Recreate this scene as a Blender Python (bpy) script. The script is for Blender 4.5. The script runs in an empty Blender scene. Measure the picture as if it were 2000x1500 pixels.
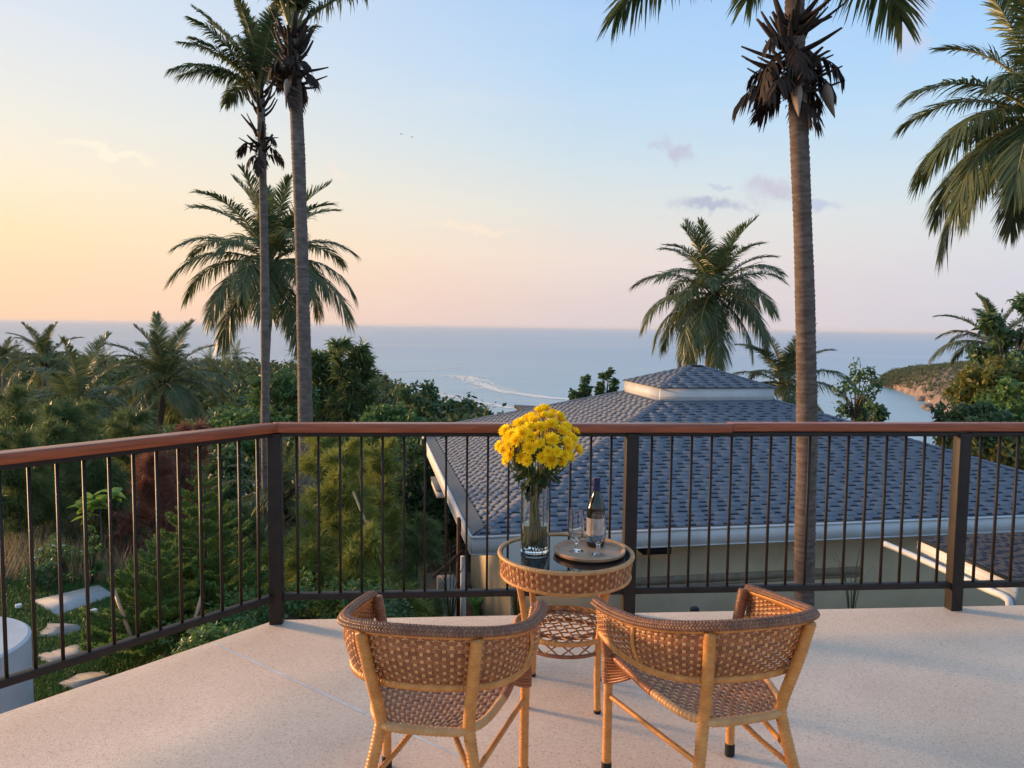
import bpy, bmesh, math, random
import numpy as np
from mathutils import Matrix, Vector

# ------------------------------------------------------------------ camera
sc = bpy.context.scene
COL = sc.collection
CAM_H, FPX = 1.55, 1500.0
PITCH, ROLL = math.radians(4.2965), math.radians(0.6634)
cf = np.array([0, math.cos(PITCH), -math.sin(PITCH)])
_r0 = np.array([1.0, 0, 0]); _u0 = np.cross(_r0, cf)
cr = _r0 * math.cos(ROLL) + _u0 * math.sin(ROLL)
cu = -_r0 * math.sin(ROLL) + _u0 * math.cos(ROLL)
camd = bpy.data.cameras.new('camera'); camo = bpy.data.objects.new('camera', camd); COL.objects.link(camo)
camd.sensor_fit = 'HORIZONTAL'; camd.sensor_width = 36; camd.lens = 36 * FPX / 2000
camd.clip_start = 0.05; camd.clip_end = 300000
camo.matrix_world = Matrix(((cr[0], cu[0], -cf[0], 0), (cr[1], cu[1], -cf[1], 0), (cr[2], cu[2], -cf[2], CAM_H), (0, 0, 0, 1)))
sc.camera = camo

# ------------------------------------------------------------------ sky, sun, exposure
SUN_AZ, SUN_EL = -68.0, 6.8
SUN_STRENGTH, SUN_COL = 5.0, (1.0, 0.60, 0.29)
SKY_GAIN, NISHITA_GAIN = 0.85, 0.005
sc.view_settings.view_transform = 'Standard'; sc.view_settings.look = 'None'
sc.view_settings.exposure = 0.40; sc.view_settings.gamma = 1.0
sc.cycles.use_denoising = True; sc.cycles.use_adaptive_sampling = True; sc.cycles.adaptive_threshold = .025
sc.cycles.max_bounces = 10; sc.cycles.diffuse_bounces = 4; sc.cycles.transparent_max_bounces = 16
sc.cycles.transmission_bounces = 10; sc.cycles.glossy_bounces = 4
sc.cycles.sample_clamp_indirect = 6.0; sc.cycles.caustics_reflective = False
sun_dir = Vector((math.sin(math.radians(SUN_AZ)) * math.cos(math.radians(SUN_EL)), math.cos(math.radians(SUN_AZ)) * math.cos(math.radians(SUN_EL)), math.sin(math.radians(SUN_EL))))
sl = bpy.data.lights.new('sun', 'SUN'); sl.energy = SUN_STRENGTH; sl.color = SUN_COL; sl.angle = math.radians(8.0)
so = bpy.data.objects.new('sun', sl); COL.objects.link(so)
so.rotation_euler = sun_dir.to_track_quat('Z', 'Y').to_euler()

def s2l(c):
    return tuple((v / 255 / 12.92 if v / 255 <= 0.04045 else ((v / 255 + 0.055) / 1.055) ** 2.4) for v in c)

wd = bpy.data.worlds.new('World'); sc.world = wd; wd.use_nodes = True
nt = wd.node_tree; N = nt.nodes; LK = nt.links
bg = N['Background']; wd.cycles.sampling_method = 'MANUAL'; wd.cycles.sample_map_resolution = 512; bg.inputs[1].default_value = SKY_GAIN
def wmath(op, a, b=None, c=None, clamp=False):
    n = N.new('ShaderNodeMath'); n.operation = op; n.use_clamp = clamp
    for i, v in enumerate((a, b, c)):
        if v is None: continue
        if isinstance(v, (int, float)): n.inputs[i].default_value = v
        else: LK.new(v, n.inputs[i])
    return n.outputs[0]
def wmap(v, a, b, c=0.0, d=1.0, interp='SMOOTHSTEP'):
    n = N.new('ShaderNodeMapRange'); n.interpolation_type = interp; n.clamp = True
    LK.new(v, n.inputs[0])
    for i, x in enumerate((a, b, c, d)): n.inputs[i + 1].default_value = x
    return n.outputs[0]
def wramp(fac, stops):
    n = N.new('ShaderNodeValToRGB'); n.color_ramp.interpolation = 'LINEAR'
    el = n.color_ramp.elements
    while len(el) < len(stops): el.new(0.5)
    for e, (p, c) in zip(el, stops): e.position = p; e.color = (*s2l(c), 1)
    LK.new(fac, n.inputs[0]); return n.outputs[0]
def wmix(f, a, b, mode='MIX'):
    n = N.new('ShaderNodeMix'); n.data_type = 'RGBA'; n.blend_type = mode; n.clamp_factor = True
    if isinstance(f, (int, float)): n.inputs[0].default_value = f
    else: LK.new(f, n.inputs[0])
    for i, v in ((6, a), (7, b)):
        if isinstance(v, tuple): n.inputs[i].default_value = (*v, 1)
        else: LK.new(v, n.inputs[i])
    return n.outputs[2]
tc = N.new('ShaderNodeTexCoord'); sep = N.new('ShaderNodeSeparateXYZ'); LK.new(tc.outputs['Generated'], sep.inputs[0])
X, Y, Z = sep.outputs
hl = wmath('SQRT', wmath('ADD', wmath('MULTIPLY', X, X), wmath('MULTIPLY', Y, Y)))
sa = math.radians(SUN_AZ)
ca = wmath('DIVIDE', wmath('ADD', wmath('MULTIPLY', X, math.sin(sa)), wmath('MULTIPLY', Y, math.cos(sa))), wmath('MAXIMUM', hl, 1e-4))
zf = wmath('MAXIMUM', Z, 0.0)
left = wramp(zf, [(0, (247, 204, 172)), (.045, (249, 211, 175)), (.10, (248, 221, 181)), (.155, (243, 227, 201)), (.22, (231, 227, 217)), (.32, (212, 220, 229)), (.55, (178, 200, 228)), (1, (160, 182, 212))])
cent = wramp(zf, [(0, (214, 198, 199)), (.04, (222, 203, 198)), (.09, (230, 213, 203)), (.15, (217, 218, 213)), (.22, (198, 214, 224)), (.31, (178, 206, 233)), (.40, (164, 196, 234)), (.65, (146, 184, 228)), (1, (136, 174, 218))])
rght = wramp(zf, [(0, (198, 198, 210)), (.06, (203, 205, 216)), (.12, (207, 214, 220)), (.18, (194, 215, 230)), (.26, (172, 208, 240)), (.37, (148, 192, 240)), (.65, (138, 180, 230)), (1, (132, 172, 218))])
grad = wmix(wmap(ca, -.28, .36, interp='LINEAR'), rght, cent)
grad = wmix(wmap(ca, .30, .82, interp='LINEAR'), grad, left)
# warm brightening of the air towards the low sun
glow = wmath('MULTIPLY', wmap(ca, .80, 1.0), wmap(zf, .55, .0))
gl = N.new('ShaderNodeMix'); gl.data_type = 'RGBA'; gl.blend_type = 'ADD'; LK.new(glow, gl.inputs[0]); LK.new(grad, gl.inputs[6]); gl.inputs[7].default_value = (.09, .055, .02, 1)
grad = gl.outputs[2]
# thin high streaks and a few small evening clouds
mp = N.new('ShaderNodeMapping'); LK.new(tc.outputs['Generated'], mp.inputs[0]); mp.inputs['Scale'].default_value = (3.0, 3.0, 22.0)
nz = N.new('ShaderNodeTexNoise'); LK.new(mp.outputs[0], nz.inputs['Vector']); nz.inputs['Scale'].default_value = 1.4; nz.inputs['Detail'].default_value = 4; nz.inputs['Roughness'].default_value = .55
streak = wmath('MULTIPLY', wmap(nz.outputs[0], .50, .78), wmap(zf, .55, .05, 0, .16))
grad = wmix(streak, grad, s2l((246, 226, 214)))
nz2 = N.new('ShaderNodeTexNoise'); LK.new(tc.outputs['Generated'], nz2.inputs['Vector']); nz2.inputs['Scale'].default_value = 34; nz2.inputs['Detail'].default_value = 4; nz2.inputs['Roughness'].default_value = .6
def vmath(op, a, b=None, sc_=None):
    n = N.new('ShaderNodeVectorMath'); n.operation = op
    for i, v in enumerate((a, b)):
        if v is None: continue
        if isinstance(v, tuple): n.inputs[i].default_value = v
        else: LK.new(v, n.inputs[i])
    return n
wob = vmath('MULTIPLY_ADD', nz2.outputs['Color'], (.075, .075, .05)); LK.new(tc.outputs['Generated'], wob.inputs[2])
wob = vmath('SUBTRACT', wob.outputs[0], (.0375, .0375, .025)).outputs[0]
def cloud(px, py, wx, wy, amt, col, tilt=0.0):
    global grad
    v = cf + cr * (px - 1000) / FPX - cu * (py - 750) / FPX; v = v / np.linalg.norm(v)
    az = math.atan2(v[0], v[1])
    mp_ = N.new('ShaderNodeMapping'); mp_.vector_type = 'TEXTURE'; LK.new(wob, mp_.inputs[0])
    mp_.inputs['Location'].default_value = tuple(v); mp_.inputs['Rotation'].default_value = (0, tilt, -az)
    mp_.inputs['Scale'].default_value = (wx / FPX, 1.0, wy / FPX)
    q = vmath('LENGTH', mp_.outputs[0]).outputs['Value']
    grad = wmix(wmap(q, 1.25, .25, 0, amt), grad, s2l(col))
cloud(1322, 300, 42, 17, .75, (186, 184, 202), .35)
cloud(1392, 400, 78, 14, .8, (168, 176, 198), .05)
cloud(1405, 359, 20, 8, .6, (186, 192, 214))
cloud(1512, 368, 58, 27, .8, (192, 188, 204), .15)
cloud(1595, 395, 40, 15, .75, (182, 190, 214), .2)
cloud(1775, 45, 36, 60, .55, (206, 200, 216))
cloud(662, 336, 26, 14, .6, (236, 222, 212), .3)
cloud(215, 298, 75, 9, .5, (253, 240, 214), .1)
cloud(925, 448, 90, 11, .5, (246, 224, 200), .05)
cloud(1795, 190, 30, 14, .35, (196, 202, 222))
sk = N.new('ShaderNodeTexSky'); sk.sky_type = 'NISHITA'; sk.sun_disc = False
sk.sun_elevation = math.radians(SUN_EL); sk.sun_rotation = math.radians(SUN_AZ); sk.dust_density = 3; sk.altitude = 40
ad = N.new('ShaderNodeMix'); ad.data_type = 'RGBA'; ad.blend_type = 'ADD'; ad.inputs[0].default_value = NISHITA_GAIN * .5
LK.new(grad, ad.inputs[6]); LK.new(sk.outputs[0], ad.inputs[7])
LK.new(ad.outputs[2], bg.inputs[0])

# ------------------------------------------------------------------ helpers
rng = np.random.default_rng(7); random.seed(7)
CAMP = np.array([0, 0, CAM_H])
def at(px, py, y):
    v = cf + cr * (px - 1000) / FPX - cu * (py - 750) / FPX
    return CAMP + v * (y / v[1])
def atz(px, py, z):
    v = cf + cr * (px - 1000) / FPX - cu * (py - 750) / FPX
    return CAMP + v * ((z - CAM_H) / v[2])

class MB:
    def __init__(s): s.v = []; s.f = []; s.n = 0
    def add(s, v, f, mi=0):
        v = np.asarray(v, float).reshape(-1, 3); f = np.asarray(f, int)
        if f.ndim == 1: f = f[None]
        s.v.append(v); s.f.append((f + s.n, mi)); s.n += len(v)
    def box(s, c, size, rot=None, mi=0):
        h = np.asarray(size, float) / 2
        v = np.array([[x, y, z] for x in (-1, 1) for y in (-1, 1) for z in (-1, 1)]) * h
        if rot is not None: v = v @ np.asarray(rot).T
        s.add(v + np.asarray(c), [[0, 1, 3, 2], [4, 6, 7, 5], [0, 4, 5, 1], [2, 3, 7, 6], [0, 2, 6, 4], [1, 5, 7, 3]], mi)
    def tube(s, path, rad, seg=8, mi=0, cap=True, flat=1.0, ref=None):
        p = np.asarray(path, float); n = len(p)
        r = np.broadcast_to(np.asarray(rad, float), (n,))
        t = np.gradient(p, axis=0); t /= np.linalg.norm(t, axis=1)[:, None] + 1e-12
        a = np.array(ref if ref is not None else ([0, 0, 1.0] if abs(t[0][2]) < .9 else [1.0, 0, 0]), float)
        A = np.zeros_like(p)
        for i in range(n):
            a = a - t[i] * (a @ t[i]); a /= np.linalg.norm(a) + 1e-12; A[i] = a
        B = np.cross(t, A)
        th = np.linspace(0, 2 * np.pi, seg, endpoint=False)
        v = p[:, None] + (A[:, None] * np.cos(th)[None, :, None] * flat + B[:, None] * np.sin(th)[None, :, None]) * r[:, None, None]
        i = np.arange(n - 1)[:, None] * seg; j = np.arange(seg)[None]; j2 = (j + 1) % seg
        f = np.stack([i + j, i + j2, i + seg + j2, i + seg + j], -1).reshape(-1, 4)
        s.add(v.reshape(-1, 3), f, mi)
        if cap:
            b = s.n - n * seg
            s.f.append((np.array([list(range(b + seg - 1, b - 1, -1))]), mi)); s.f.append((np.array([list(range(s.n - seg, s.n))]), mi))
    def lathe(s, prof, seg=32, c=(0, 0, 0), mi=0, close=False, support=True):
        pr = np.asarray(prof, float)
        if support:                                          # extra loops beside each profile corner keep smooth shading true
            out = [pr[0]]
            for a_, b_ in zip(pr[:-1], pr[1:]):
                d_ = np.linalg.norm(b_ - a_); e_ = min(.0006, d_ * .25)
                if d_ > 1e-9: out += [a_ + (b_ - a_) * e_ / d_, b_ - (b_ - a_) * e_ / d_]
                out.append(b_)
            pr = np.array(out)
        n = len(pr); th = np.linspace(0, 2 * np.pi, seg, endpoint=False)
        v = np.stack([pr[:, :1] * np.cos(th), pr[:, :1] * np.sin(th), np.broadcast_to(pr[:, 1:2], (n, seg))], -1) + np.asarray(c)
        m = n if close else n - 1
        i = np.arange(m)[:, None]; j = np.arange(seg)[None]; j2 = (j + 1) % seg; k = (i + 1) % n
        f = np.stack([i * seg + j, i * seg + j2, k * seg + j2, k * seg + j], -1).reshape(-1, 4)
        s.add(v.reshape(-1, 3), f, mi)
    def grid(s, V, mi=0):
        V = np.asarray(V, float); n, m = V.shape[:2]
        i = np.arange(n - 1)[:, None] * m; j = np.arange(m - 1)[None]
        s.add(V.reshape(-1, 3), np.stack([i + j, i + j + 1, i + m + j + 1, i + m + j], -1).reshape(-1, 4), mi)
    def mesh(s, name, smooth=False, bevel=0.0):
        me = bpy.data.meshes.new(name)
        V = np.concatenate(s.v).astype(np.float32)
        me.vertices.add(len(V)); me.vertices.foreach_set('co', V.ravel())
        lo = np.concatenate([f.ravel() for f, _ in s.f]).astype(np.int32)
        tot = np.concatenate([np.full(len(f), f.shape[1]) for f, _ in s.f]).astype(np.int32)
        mi = np.concatenate([np.full(len(f), m) for f, m in s.f]).astype(np.int32)
        st = np.concatenate([[0], np.cumsum(tot)[:-1]]).astype(np.int32)
        me.loops.add(len(lo)); me.loops.foreach_set('vertex_index', lo)
        me.polygons.add(len(tot)); me.polygons.foreach_set('loop_start', st); me.polygons.foreach_set('loop_total', tot)
        me.polygons.foreach_set('material_index', mi)
        if smooth: me.polygons.foreach_set('use_smooth', np.ones(len(tot), bool))
        me.update(calc_edges=True)
        if bevel:
            bm = bmesh.new(); bm.from_mesh(me)
            bmesh.ops.bevel(bm, geom=list(bm.edges), offset=bevel, segments=2, affect='EDGES', profile=.6)
            bm.to_mesh(me); bm.free()
        return me

def place(name, me, mats, parent=None, loc=(0, 0, 0), rot=(0, 0, 0), scale=None):
    o = bpy.data.objects.new(name, me); COL.objects.link(o)
    if mats is not None and me is not None and not me.materials:
        for m in (mats if isinstance(mats, (list, tuple)) else [mats]): me.materials.append(m)
    o.parent = parent; o.location = loc; o.rotation_euler = rot
    if scale is not None: o.scale = (scale,) * 3 if isinstance(scale, (int, float)) else scale
    return o
def build(mb, name, mats, parent=None, smooth=False, bevel=0.0, **k):
    return place(name, mb.mesh(name, smooth, bevel), mats, parent, **k)
def tag(o, label=None, cat=None, group=None, kind=None):
    if label: o['label'] = label
    if cat: o['category'] = cat
    if group: o['group'] = group
    if kind: o['kind'] = kind
    return o
def thing(name, label, cat, loc=(0, 0, 0), rz=0.0, group=None):
    o = bpy.data.objects.new(name, None); COL.objects.link(o); o.location = loc; o.rotation_euler = (0, 0, rz)
    o.empty_display_size = .1
    return tag(o, label, cat, group)
def rotz(a):
    c, s = math.cos(a), math.sin(a); return np.array([[c, -s, 0], [s, c, 0], [0, 0, 1.0]])
def unit(v): v = np.asarray(v, float); return v / (np.linalg.norm(v, axis=-1, keepdims=True) + 1e-12)
def interp_path(pts, n):
    # smooth Catmull-Rom through points
    P = np.asarray(pts, float); P = np.concatenate([[2 * P[0] - P[1]], P, [2 * P[-1] - P[-2]]])
    m = len(P) - 3; t = np.linspace(0, m, n); i = np.clip(t.astype(int), 0, m - 1); u = (t - i)[:, None]
    a, b, c, d = P[i], P[i + 1], P[i + 2], P[i + 3]
    return .5 * (2 * b + (c - a) * u + (2 * a - 5 * b + 4 * c - d) * u ** 2 + (3 * b - a - 3 * c + d) * u ** 3)

# ------------------------------------------------------------------ materials
def newmat(name):
    m = bpy.data.materials.new(name); m.use_nodes = True
    return m, m.node_tree.nodes, m.node_tree.links, m.node_tree.nodes['Principled BSDF']
def mat(name, c1, c2=None, rough=.6, scale=8.0, stretch=(1, 1, 1), bump=0.0, bscale=None, spec=.4, metal=0.0, detail=5.0, lo=.35, hi=.65, island=0.0, coat=0.0):
    m, n, l, p = newmat(name)
    p.inputs['Roughness'].default_value = rough; p.inputs['Specular IOR Level'].default_value = spec; p.inputs['Metallic'].default_value = metal
    p.inputs['Coat Weight'].default_value = coat; p.inputs['Coat Roughness'].default_value = .25
    c2 = c2 or tuple(v * .75 for v in c1)
    t = n.new('ShaderNodeTexCoord'); mp = n.new('ShaderNodeMapping'); mp.inputs['Scale'].default_value = stretch; l.new(t.outputs['Object'], mp.inputs[0])
    nz = n.new('ShaderNodeTexNoise'); nz.inputs['Scale'].default_value = scale; nz.inputs['Detail'].default_value = detail; l.new(mp.outputs[0], nz.inputs['Vector'])
    mr = n.new('ShaderNodeMapRange'); mr.inputs[1].default_value = lo; mr.inputs[2].default_value = hi; l.new(nz.outputs[0], mr.inputs[0])
    mx = n.new('ShaderNodeMix'); mx.data_type = 'RGBA'; l.new(mr.outputs[0], mx.inputs[0]); mx.inputs[6].default_value = (*c1, 1); mx.inputs[7].default_value = (*c2, 1)
    out = mx.outputs[2]
    if island:
        g = n.new('ShaderNodeNewGeometry'); hs = n.new('ShaderNodeHueSaturation')
        m2 = n.new('ShaderNodeMapRange'); m2.inputs[3].default_value = 1 - island; m2.inputs[4].default_value = 1 + island; l.new(g.outputs['Random Per Island'], m2.inputs[0])
        l.new(m2.outputs[0], hs.inputs['Value']); l.new(out, hs.inputs['Color']); out = hs.outputs[0]
    l.new(out, p.inputs['Base Color'])
    if bump:
        nb = n.new('ShaderNodeTexNoise'); nb.inputs['Scale'].default_value = bscale or scale * 4; nb.inputs['Detail'].default_value = 4; l.new(mp.outputs[0], nb.inputs['Vector'])
        b = n.new('ShaderNodeBump'); b.inputs['Strength'].default_value = bump; b.inputs['Distance'].default_value = .01; l.new(nb.outputs[0], b.inputs['Height']); l.new(b.outputs[0], p.inputs['Normal'])
    return m
def leafmat(name, cols, trans=.35, rough=.5, spec=.35):
    m, n, l, p = newmat(name)
    g = n.new('ShaderNodeNewGeometry'); rp = n.new('ShaderNodeValToRGB'); l.new(g.outputs['Random Per Island'], rp.inputs[0])
    el = rp.color_ramp.elements
    while len(el) < len(cols): el.new(.5)
    for i, (e, c) in enumerate(zip(el, cols)): e.position = i / max(1, len(cols) - 1); e.color = (*c, 1)
    l.new(rp.outputs[0], p.inputs['Base Color']); p.inputs['Roughness'].default_value = rough; p.inputs['Specular IOR Level'].default_value = spec
    tr = n.new('ShaderNodeBsdfTranslucent'); hs = n.new('ShaderNodeHueSaturation'); hs.inputs['Value'].default_value = 1.5; l.new(rp.outputs[0], hs.inputs['Color']); l.new(hs.outputs[0], tr.inputs[0])
    ms = n.new('ShaderNodeMixShader'); ms.inputs[0].default_value = trans; l.new(p.outputs[0], ms.inputs[1]); l.new(tr.outputs[0], ms.inputs[2])
    l.new(ms.outputs[0], n['Material Output'].inputs[0])
    return m
def glassmat(name, col=(1, 1, 1), ior=1.45, rough=0.0):
    m, n, l, p = newmat(name)
    p.inputs['Base Color'].default_value = (*col, 1); p.inputs['Transmission Weight'].default_value = 1; p.inputs['IOR'].default_value = ior; p.inputs['Roughness'].default_value = rough
    return m

M = {}
M['bronze'] = mat('dark bronze metal', (.018, .013, .011), (.027, .019, .015), rough=.55, scale=14, spec=.3)
M['teak'] = mat('oiled hardwood', (.36, .088, .030), (.23, .052, .019), rough=.4, scale=5, stretch=(1, 14, 14), bump=.08, coat=.25)
M['cane'] = mat('tan cane wrap', (.70, .31, .08), (.56, .225, .05), rough=.42, scale=30, spec=.5)
M['cane_brown'] = mat('brown cane strip', (.36, .13, .048), (.25, .083, .03), rough=.4, scale=24, spec=.5, island=.22)
M['cane_tan'] = mat('tan cane strip', (.66, .36, .14), (.55, .27, .09), rough=.42, scale=24, spec=.5, island=.15)
M['cane_dark'] = mat('dark brown cord', (.32, .13, .055), (.21, .08, .035), rough=.4, scale=30, spec=.55, island=.3)
M['rubber'] = mat('black rubber', (.015, .015, .015), rough=.7)
M['white_paint'] = mat('white painted board', (.74, .74, .73), (.66, .66, .65), rough=.55, scale=3)
M['cream'] = mat('cream render', (.72, .58, .38), (.64, .51, .33), rough=.85, scale=2.2, bump=.15, bscale=60)
M['soffit'] = mat('soffit board', (.6, .57, .5), rough=.8, scale=2)
M['band'] = mat('tan moulding', (.42, .34, .24), rough=.8)
M['shingle'] = mat('grey asphalt shingle', (.195, .213, .245), (.165, .181, .21), rough=.9, scale=2.5, spec=.25, bump=.2, bscale=260, island=.035)
M['shingle_base'] = mat('grey shingle underlay', (.188, .206, .237), (.160, .176, .204), rough=.92, scale=9, spec=.2, bump=.3, bscale=260)
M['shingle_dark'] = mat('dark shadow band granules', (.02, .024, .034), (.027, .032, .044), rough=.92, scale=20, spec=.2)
M['shingle_shaded'] = mat('shaded grey shingle', (.055, .062, .08), (.042, .049, .064), rough=.9, scale=3, spec=.25, bump=.3, bscale=260, island=.1)  # darker copy of the grey shingle: the porch roof's shade is in the colour
M['metal_grey'] = mat('grey zinc sheet', (.075, .09, .105), (.055, .068, .08), rough=.6, scale=3, spec=.5)
M['black'] = mat('matt black', (.012, .012, .013), rough=.6)
M['dark_wood'] = mat('dark brown wood', (.10, .035, .018), (.07, .025, .013), rough=.6, scale=6)
M['concrete'] = mat('pale smooth concrete', (.60, .61, .61), (.50, .51, .51), rough=.75, scale=3.5, bump=.1, bscale=40)
M['stone'] = mat('grey stepping stone', (.37, .34, .31), (.30, .275, .25), rough=.9, scale=18, bump=.12, bscale=60)
M['slab_stone'] = mat('pale stone slab', (.48, .46, .43), (.42, .40, .37), rough=.9, scale=14, bump=.06)
M['bark'] = mat('tree bark', (.12, .09, .065), (.07, .05, .036), rough=.9, scale=9, stretch=(1, 1, .3), bump=.5)
M['palm_bark'] = mat('palm trunk bark', (.22, .175, .145), (.13, .10, .082), rough=.9, scale=7, stretch=(1, 1, 2.2), bump=.5, bscale=40)
M['palm_bark_b'] = mat('brown palm trunk bark', (.20, .145, .115), (.115, .08, .062), rough=.9, scale=7, stretch=(1, 1, 2.2), bump=.5, bscale=40)
M['rock'] = mat('red granite rock', (.28, .195, .145), (.16, .115, .09), rough=.9, scale=.12, bump=.6, bscale=.8)
M['flesh'] = None
M['pod'] = mat('dry palm spathe', (.36, .27, .22), (.26, .19, .15), rough=.75, scale=20, stretch=(6, 6, 1), bump=.3)
M['dead'] = leafmat('dead palm leaf', [(.034, .021, .015), (.052, .031, .02), (.026, .017, .013)], trans=.1, rough=.7)
M['boot'] = mat('dry palm leaf base', (.06, .037, .026), (.032, .02, .015), rough=.85, scale=14, stretch=(1, 1, .3), bump=.4)
M['rachis'] = mat('palm leaf stalk', (.30, .27, .09), (.22, .18, .07), rough=.5, scale=6)
M['frond'] = leafmat('coconut leaf', [(0.062, 0.095, 0.034), (0.090, 0.129, 0.045), (0.107, 0.141, 0.052), (0.147, 0.152, 0.052)], trans=.3, rough=.42, spec=.5)
M['frond_yellow'] = leafmat('yellowing coconut leaf', [(0.078, 0.091, 0.026), (0.156, 0.130, 0.039), (0.221, 0.156, 0.046), (0.104, 0.104, 0.033)], trans=.3, rough=.5)
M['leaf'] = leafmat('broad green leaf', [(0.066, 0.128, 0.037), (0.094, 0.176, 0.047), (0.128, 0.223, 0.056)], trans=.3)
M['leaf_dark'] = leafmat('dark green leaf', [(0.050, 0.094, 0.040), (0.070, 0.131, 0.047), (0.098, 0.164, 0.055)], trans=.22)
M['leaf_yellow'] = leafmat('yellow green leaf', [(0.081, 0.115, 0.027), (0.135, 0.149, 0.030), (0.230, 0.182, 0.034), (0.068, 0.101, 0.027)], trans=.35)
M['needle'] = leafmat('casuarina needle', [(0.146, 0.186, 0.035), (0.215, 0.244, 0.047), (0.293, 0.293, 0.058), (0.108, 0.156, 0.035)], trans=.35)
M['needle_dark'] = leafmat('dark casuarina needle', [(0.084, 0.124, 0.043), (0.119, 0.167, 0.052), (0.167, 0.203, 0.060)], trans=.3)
M['needle_red'] = leafmat('reddish dry needle', [(.22, .085, .055), (.27, .11, .07), (.18, .08, .05)], trans=.3)
M['pine'] = leafmat('norfolk pine needle', [(0.099, 0.186, 0.039), (0.142, 0.239, 0.048), (0.196, 0.294, 0.061)], trans=.2)
M['bright_leaf'] = leafmat('bright young leaf', [(.16, .27, .045), (.20, .32, .06), (.13, .23, .04)], trans=.4)
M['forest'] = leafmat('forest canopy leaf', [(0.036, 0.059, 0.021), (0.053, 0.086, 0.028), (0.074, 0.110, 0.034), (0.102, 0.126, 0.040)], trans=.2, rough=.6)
M['shrub'] = leafmat('headland shrub leaf', [(.045, .075, .022), (.06, .095, .028), (.085, .105, .03), (.04, .062, .02)], trans=.15, rough=.7)
M['grass'] = leafmat('lawn blade', [(0.046, 0.111, 0.023), (0.065, 0.143, 0.029), (0.091, 0.169, 0.039)], trans=.3)
M['dry_grass'] = leafmat('dry grass blade', [(.26, .20, .11), (.20, .16, .08), (.30, .24, .14), (.12, .12, .05)], trans=.3)
M['reed'] = leafmat('dark reed blade', [(.03, .035, .014), (.05, .055, .02)], trans=.2)
M['petal'] = leafmat('yellow petal', [(.93, .70, .012), (.96, .78, .03), (.90, .62, .010)], trans=.3, rough=.6, spec=.2)
M['petal_core'] = mat('flower middle', (.80, .46, .01), rough=.7)
M['stem'] = mat('flower stem', (.13, .17, .045), (.09, .12, .03), rough=.5)
M['flower_leaf'] = leafmat('chrysanthemum leaf', [(.022, .045, .018), (.032, .06, .022), (.045, .075, .03)], trans=.2)
M['white_flower'] = mat('white flower', (.75, .74, .70), rough=.7)
M['glass'] = glassmat('clear glass', (.97, .985, .98), 1.45)
M['water_vase'] = glassmat('vase water', (.97, .98, .93), 1.33)
M['bottle_glass'] = mat('dark olive bottle glass', (.018, .015, .006), (.014, .012, .005), rough=.06, spec=.6, coat=.3)
M['capsule'] = mat('navy capsule', (.02, .022, .09), rough=.35)
M['paper'] = mat('cream bottle label', (.62, .50, .42), (.56, .45, .38), rough=.6, scale=40)
M['label_blue'] = mat('blue label foot', (.03, .12, .23), (.02, .07, .15), rough=.5, scale=30)
M['tray'] = mat('acacia tray wood', (.58, .37, .23), (.45, .27, .16), rough=.45, scale=7, stretch=(1, 9, 1), bump=.05)
M['table_glass'] = mat('black table glass', (.012, .014, .017), rough=.05, spec=.5)
M['ground'] = mat('hillside soil', (.11, .085, .055), (.06, .065, .03), rough=.95, scale=.6, bump=.5, bscale=9)
M['lawn'] = mat('lawn soil', (.04, .06, .022), (.025, .04, .015), rough=.95, scale=5, bump=.5)
M['road'] = mat('pale concrete drive', (.34, .36, .38), (.27, .29, .31), rough=.85, scale=1.5)

# terrazzo-like washed deck
def deckmat():
    m, n, l, p = newmat('washed pebble terrace')
    t = n.new('ShaderNodeTexCoord')
    v = n.new('ShaderNodeTexVoronoi'); v.inputs['Scale'].default_value = 170; l.new(t.outputs['Object'], v.inputs['Vector'])
    rp = n.new('ShaderNodeValToRGB'); sp = n.new('ShaderNodeSeparateColor'); l.new(v.outputs['Color'], sp.inputs[0]); l.new(sp.outputs[0], rp.inputs[0])
    cs = [(0, (.58, .42, .30)), (.12, (.74, .56, .415)), (.5, (.79, .61, .46)), (.85, (.83, .655, .50)), (1, (.85, .70, .55))]
    el = rp.color_ramp.elements
    while len(el) < len(cs): el.new(.5)
    for e, (a, c) in zip(el, cs): e.position = a; e.color = (*c, 1)
    nz = n.new('ShaderNodeTexNoise'); nz.inputs['Scale'].default_value = 1.3; nz.inputs['Detail'].default_value = 6; l.new(t.outputs['Object'], nz.inputs['Vector'])
    mr = n.new('ShaderNodeMapRange'); mr.inputs[1].default_value = .3; mr.inputs[2].default_value = .7; mr.inputs[3].default_value = .83; mr.inputs[4].default_value = 1.07; l.new(nz.outputs[0], mr.inputs[0])
    hs = n.new('ShaderNodeHueSaturation'); l.new(mr.outputs[0], hs.inputs['Value']); l.new(rp.outputs[0], hs.inputs['Color'])
    # sparse dark chips
    v2 = n.new('ShaderNodeTexVoronoi'); v2.inputs['Scale'].default_value = 22; l.new(t.outputs['Object'], v2.inputs['Vector'])
    m2 = n.new('ShaderNodeMapRange'); m2.inputs[1].default_value = .05; m2.inputs[2].default_value = .09; l.new(v2.outputs['Distance'], m2.inputs[0])
    mx = n.new('ShaderNodeMix'); mx.data_type = 'RGBA'; l.new(m2.outputs[0], mx.inputs[0]); mx.inputs[6].default_value = (.50, .39, .31, 1); l.new(hs.outputs[0], mx.inputs[7])
    l.new(mx.outputs[2], p.inputs['Base Color']); p.inputs['Roughness'].default_value = .62; p.inputs['Specular IOR Level'].default_value = .35
    b = n.new('ShaderNodeBump'); b.inputs['Strength'].default_value = .18; b.inputs['Distance'].default_value = .003; l.new(v.outputs['Distance'], b.inputs['Height']); l.new(b.outputs[0], p.inputs['Normal'])
    return m
M['deck'] = deckmat()

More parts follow.
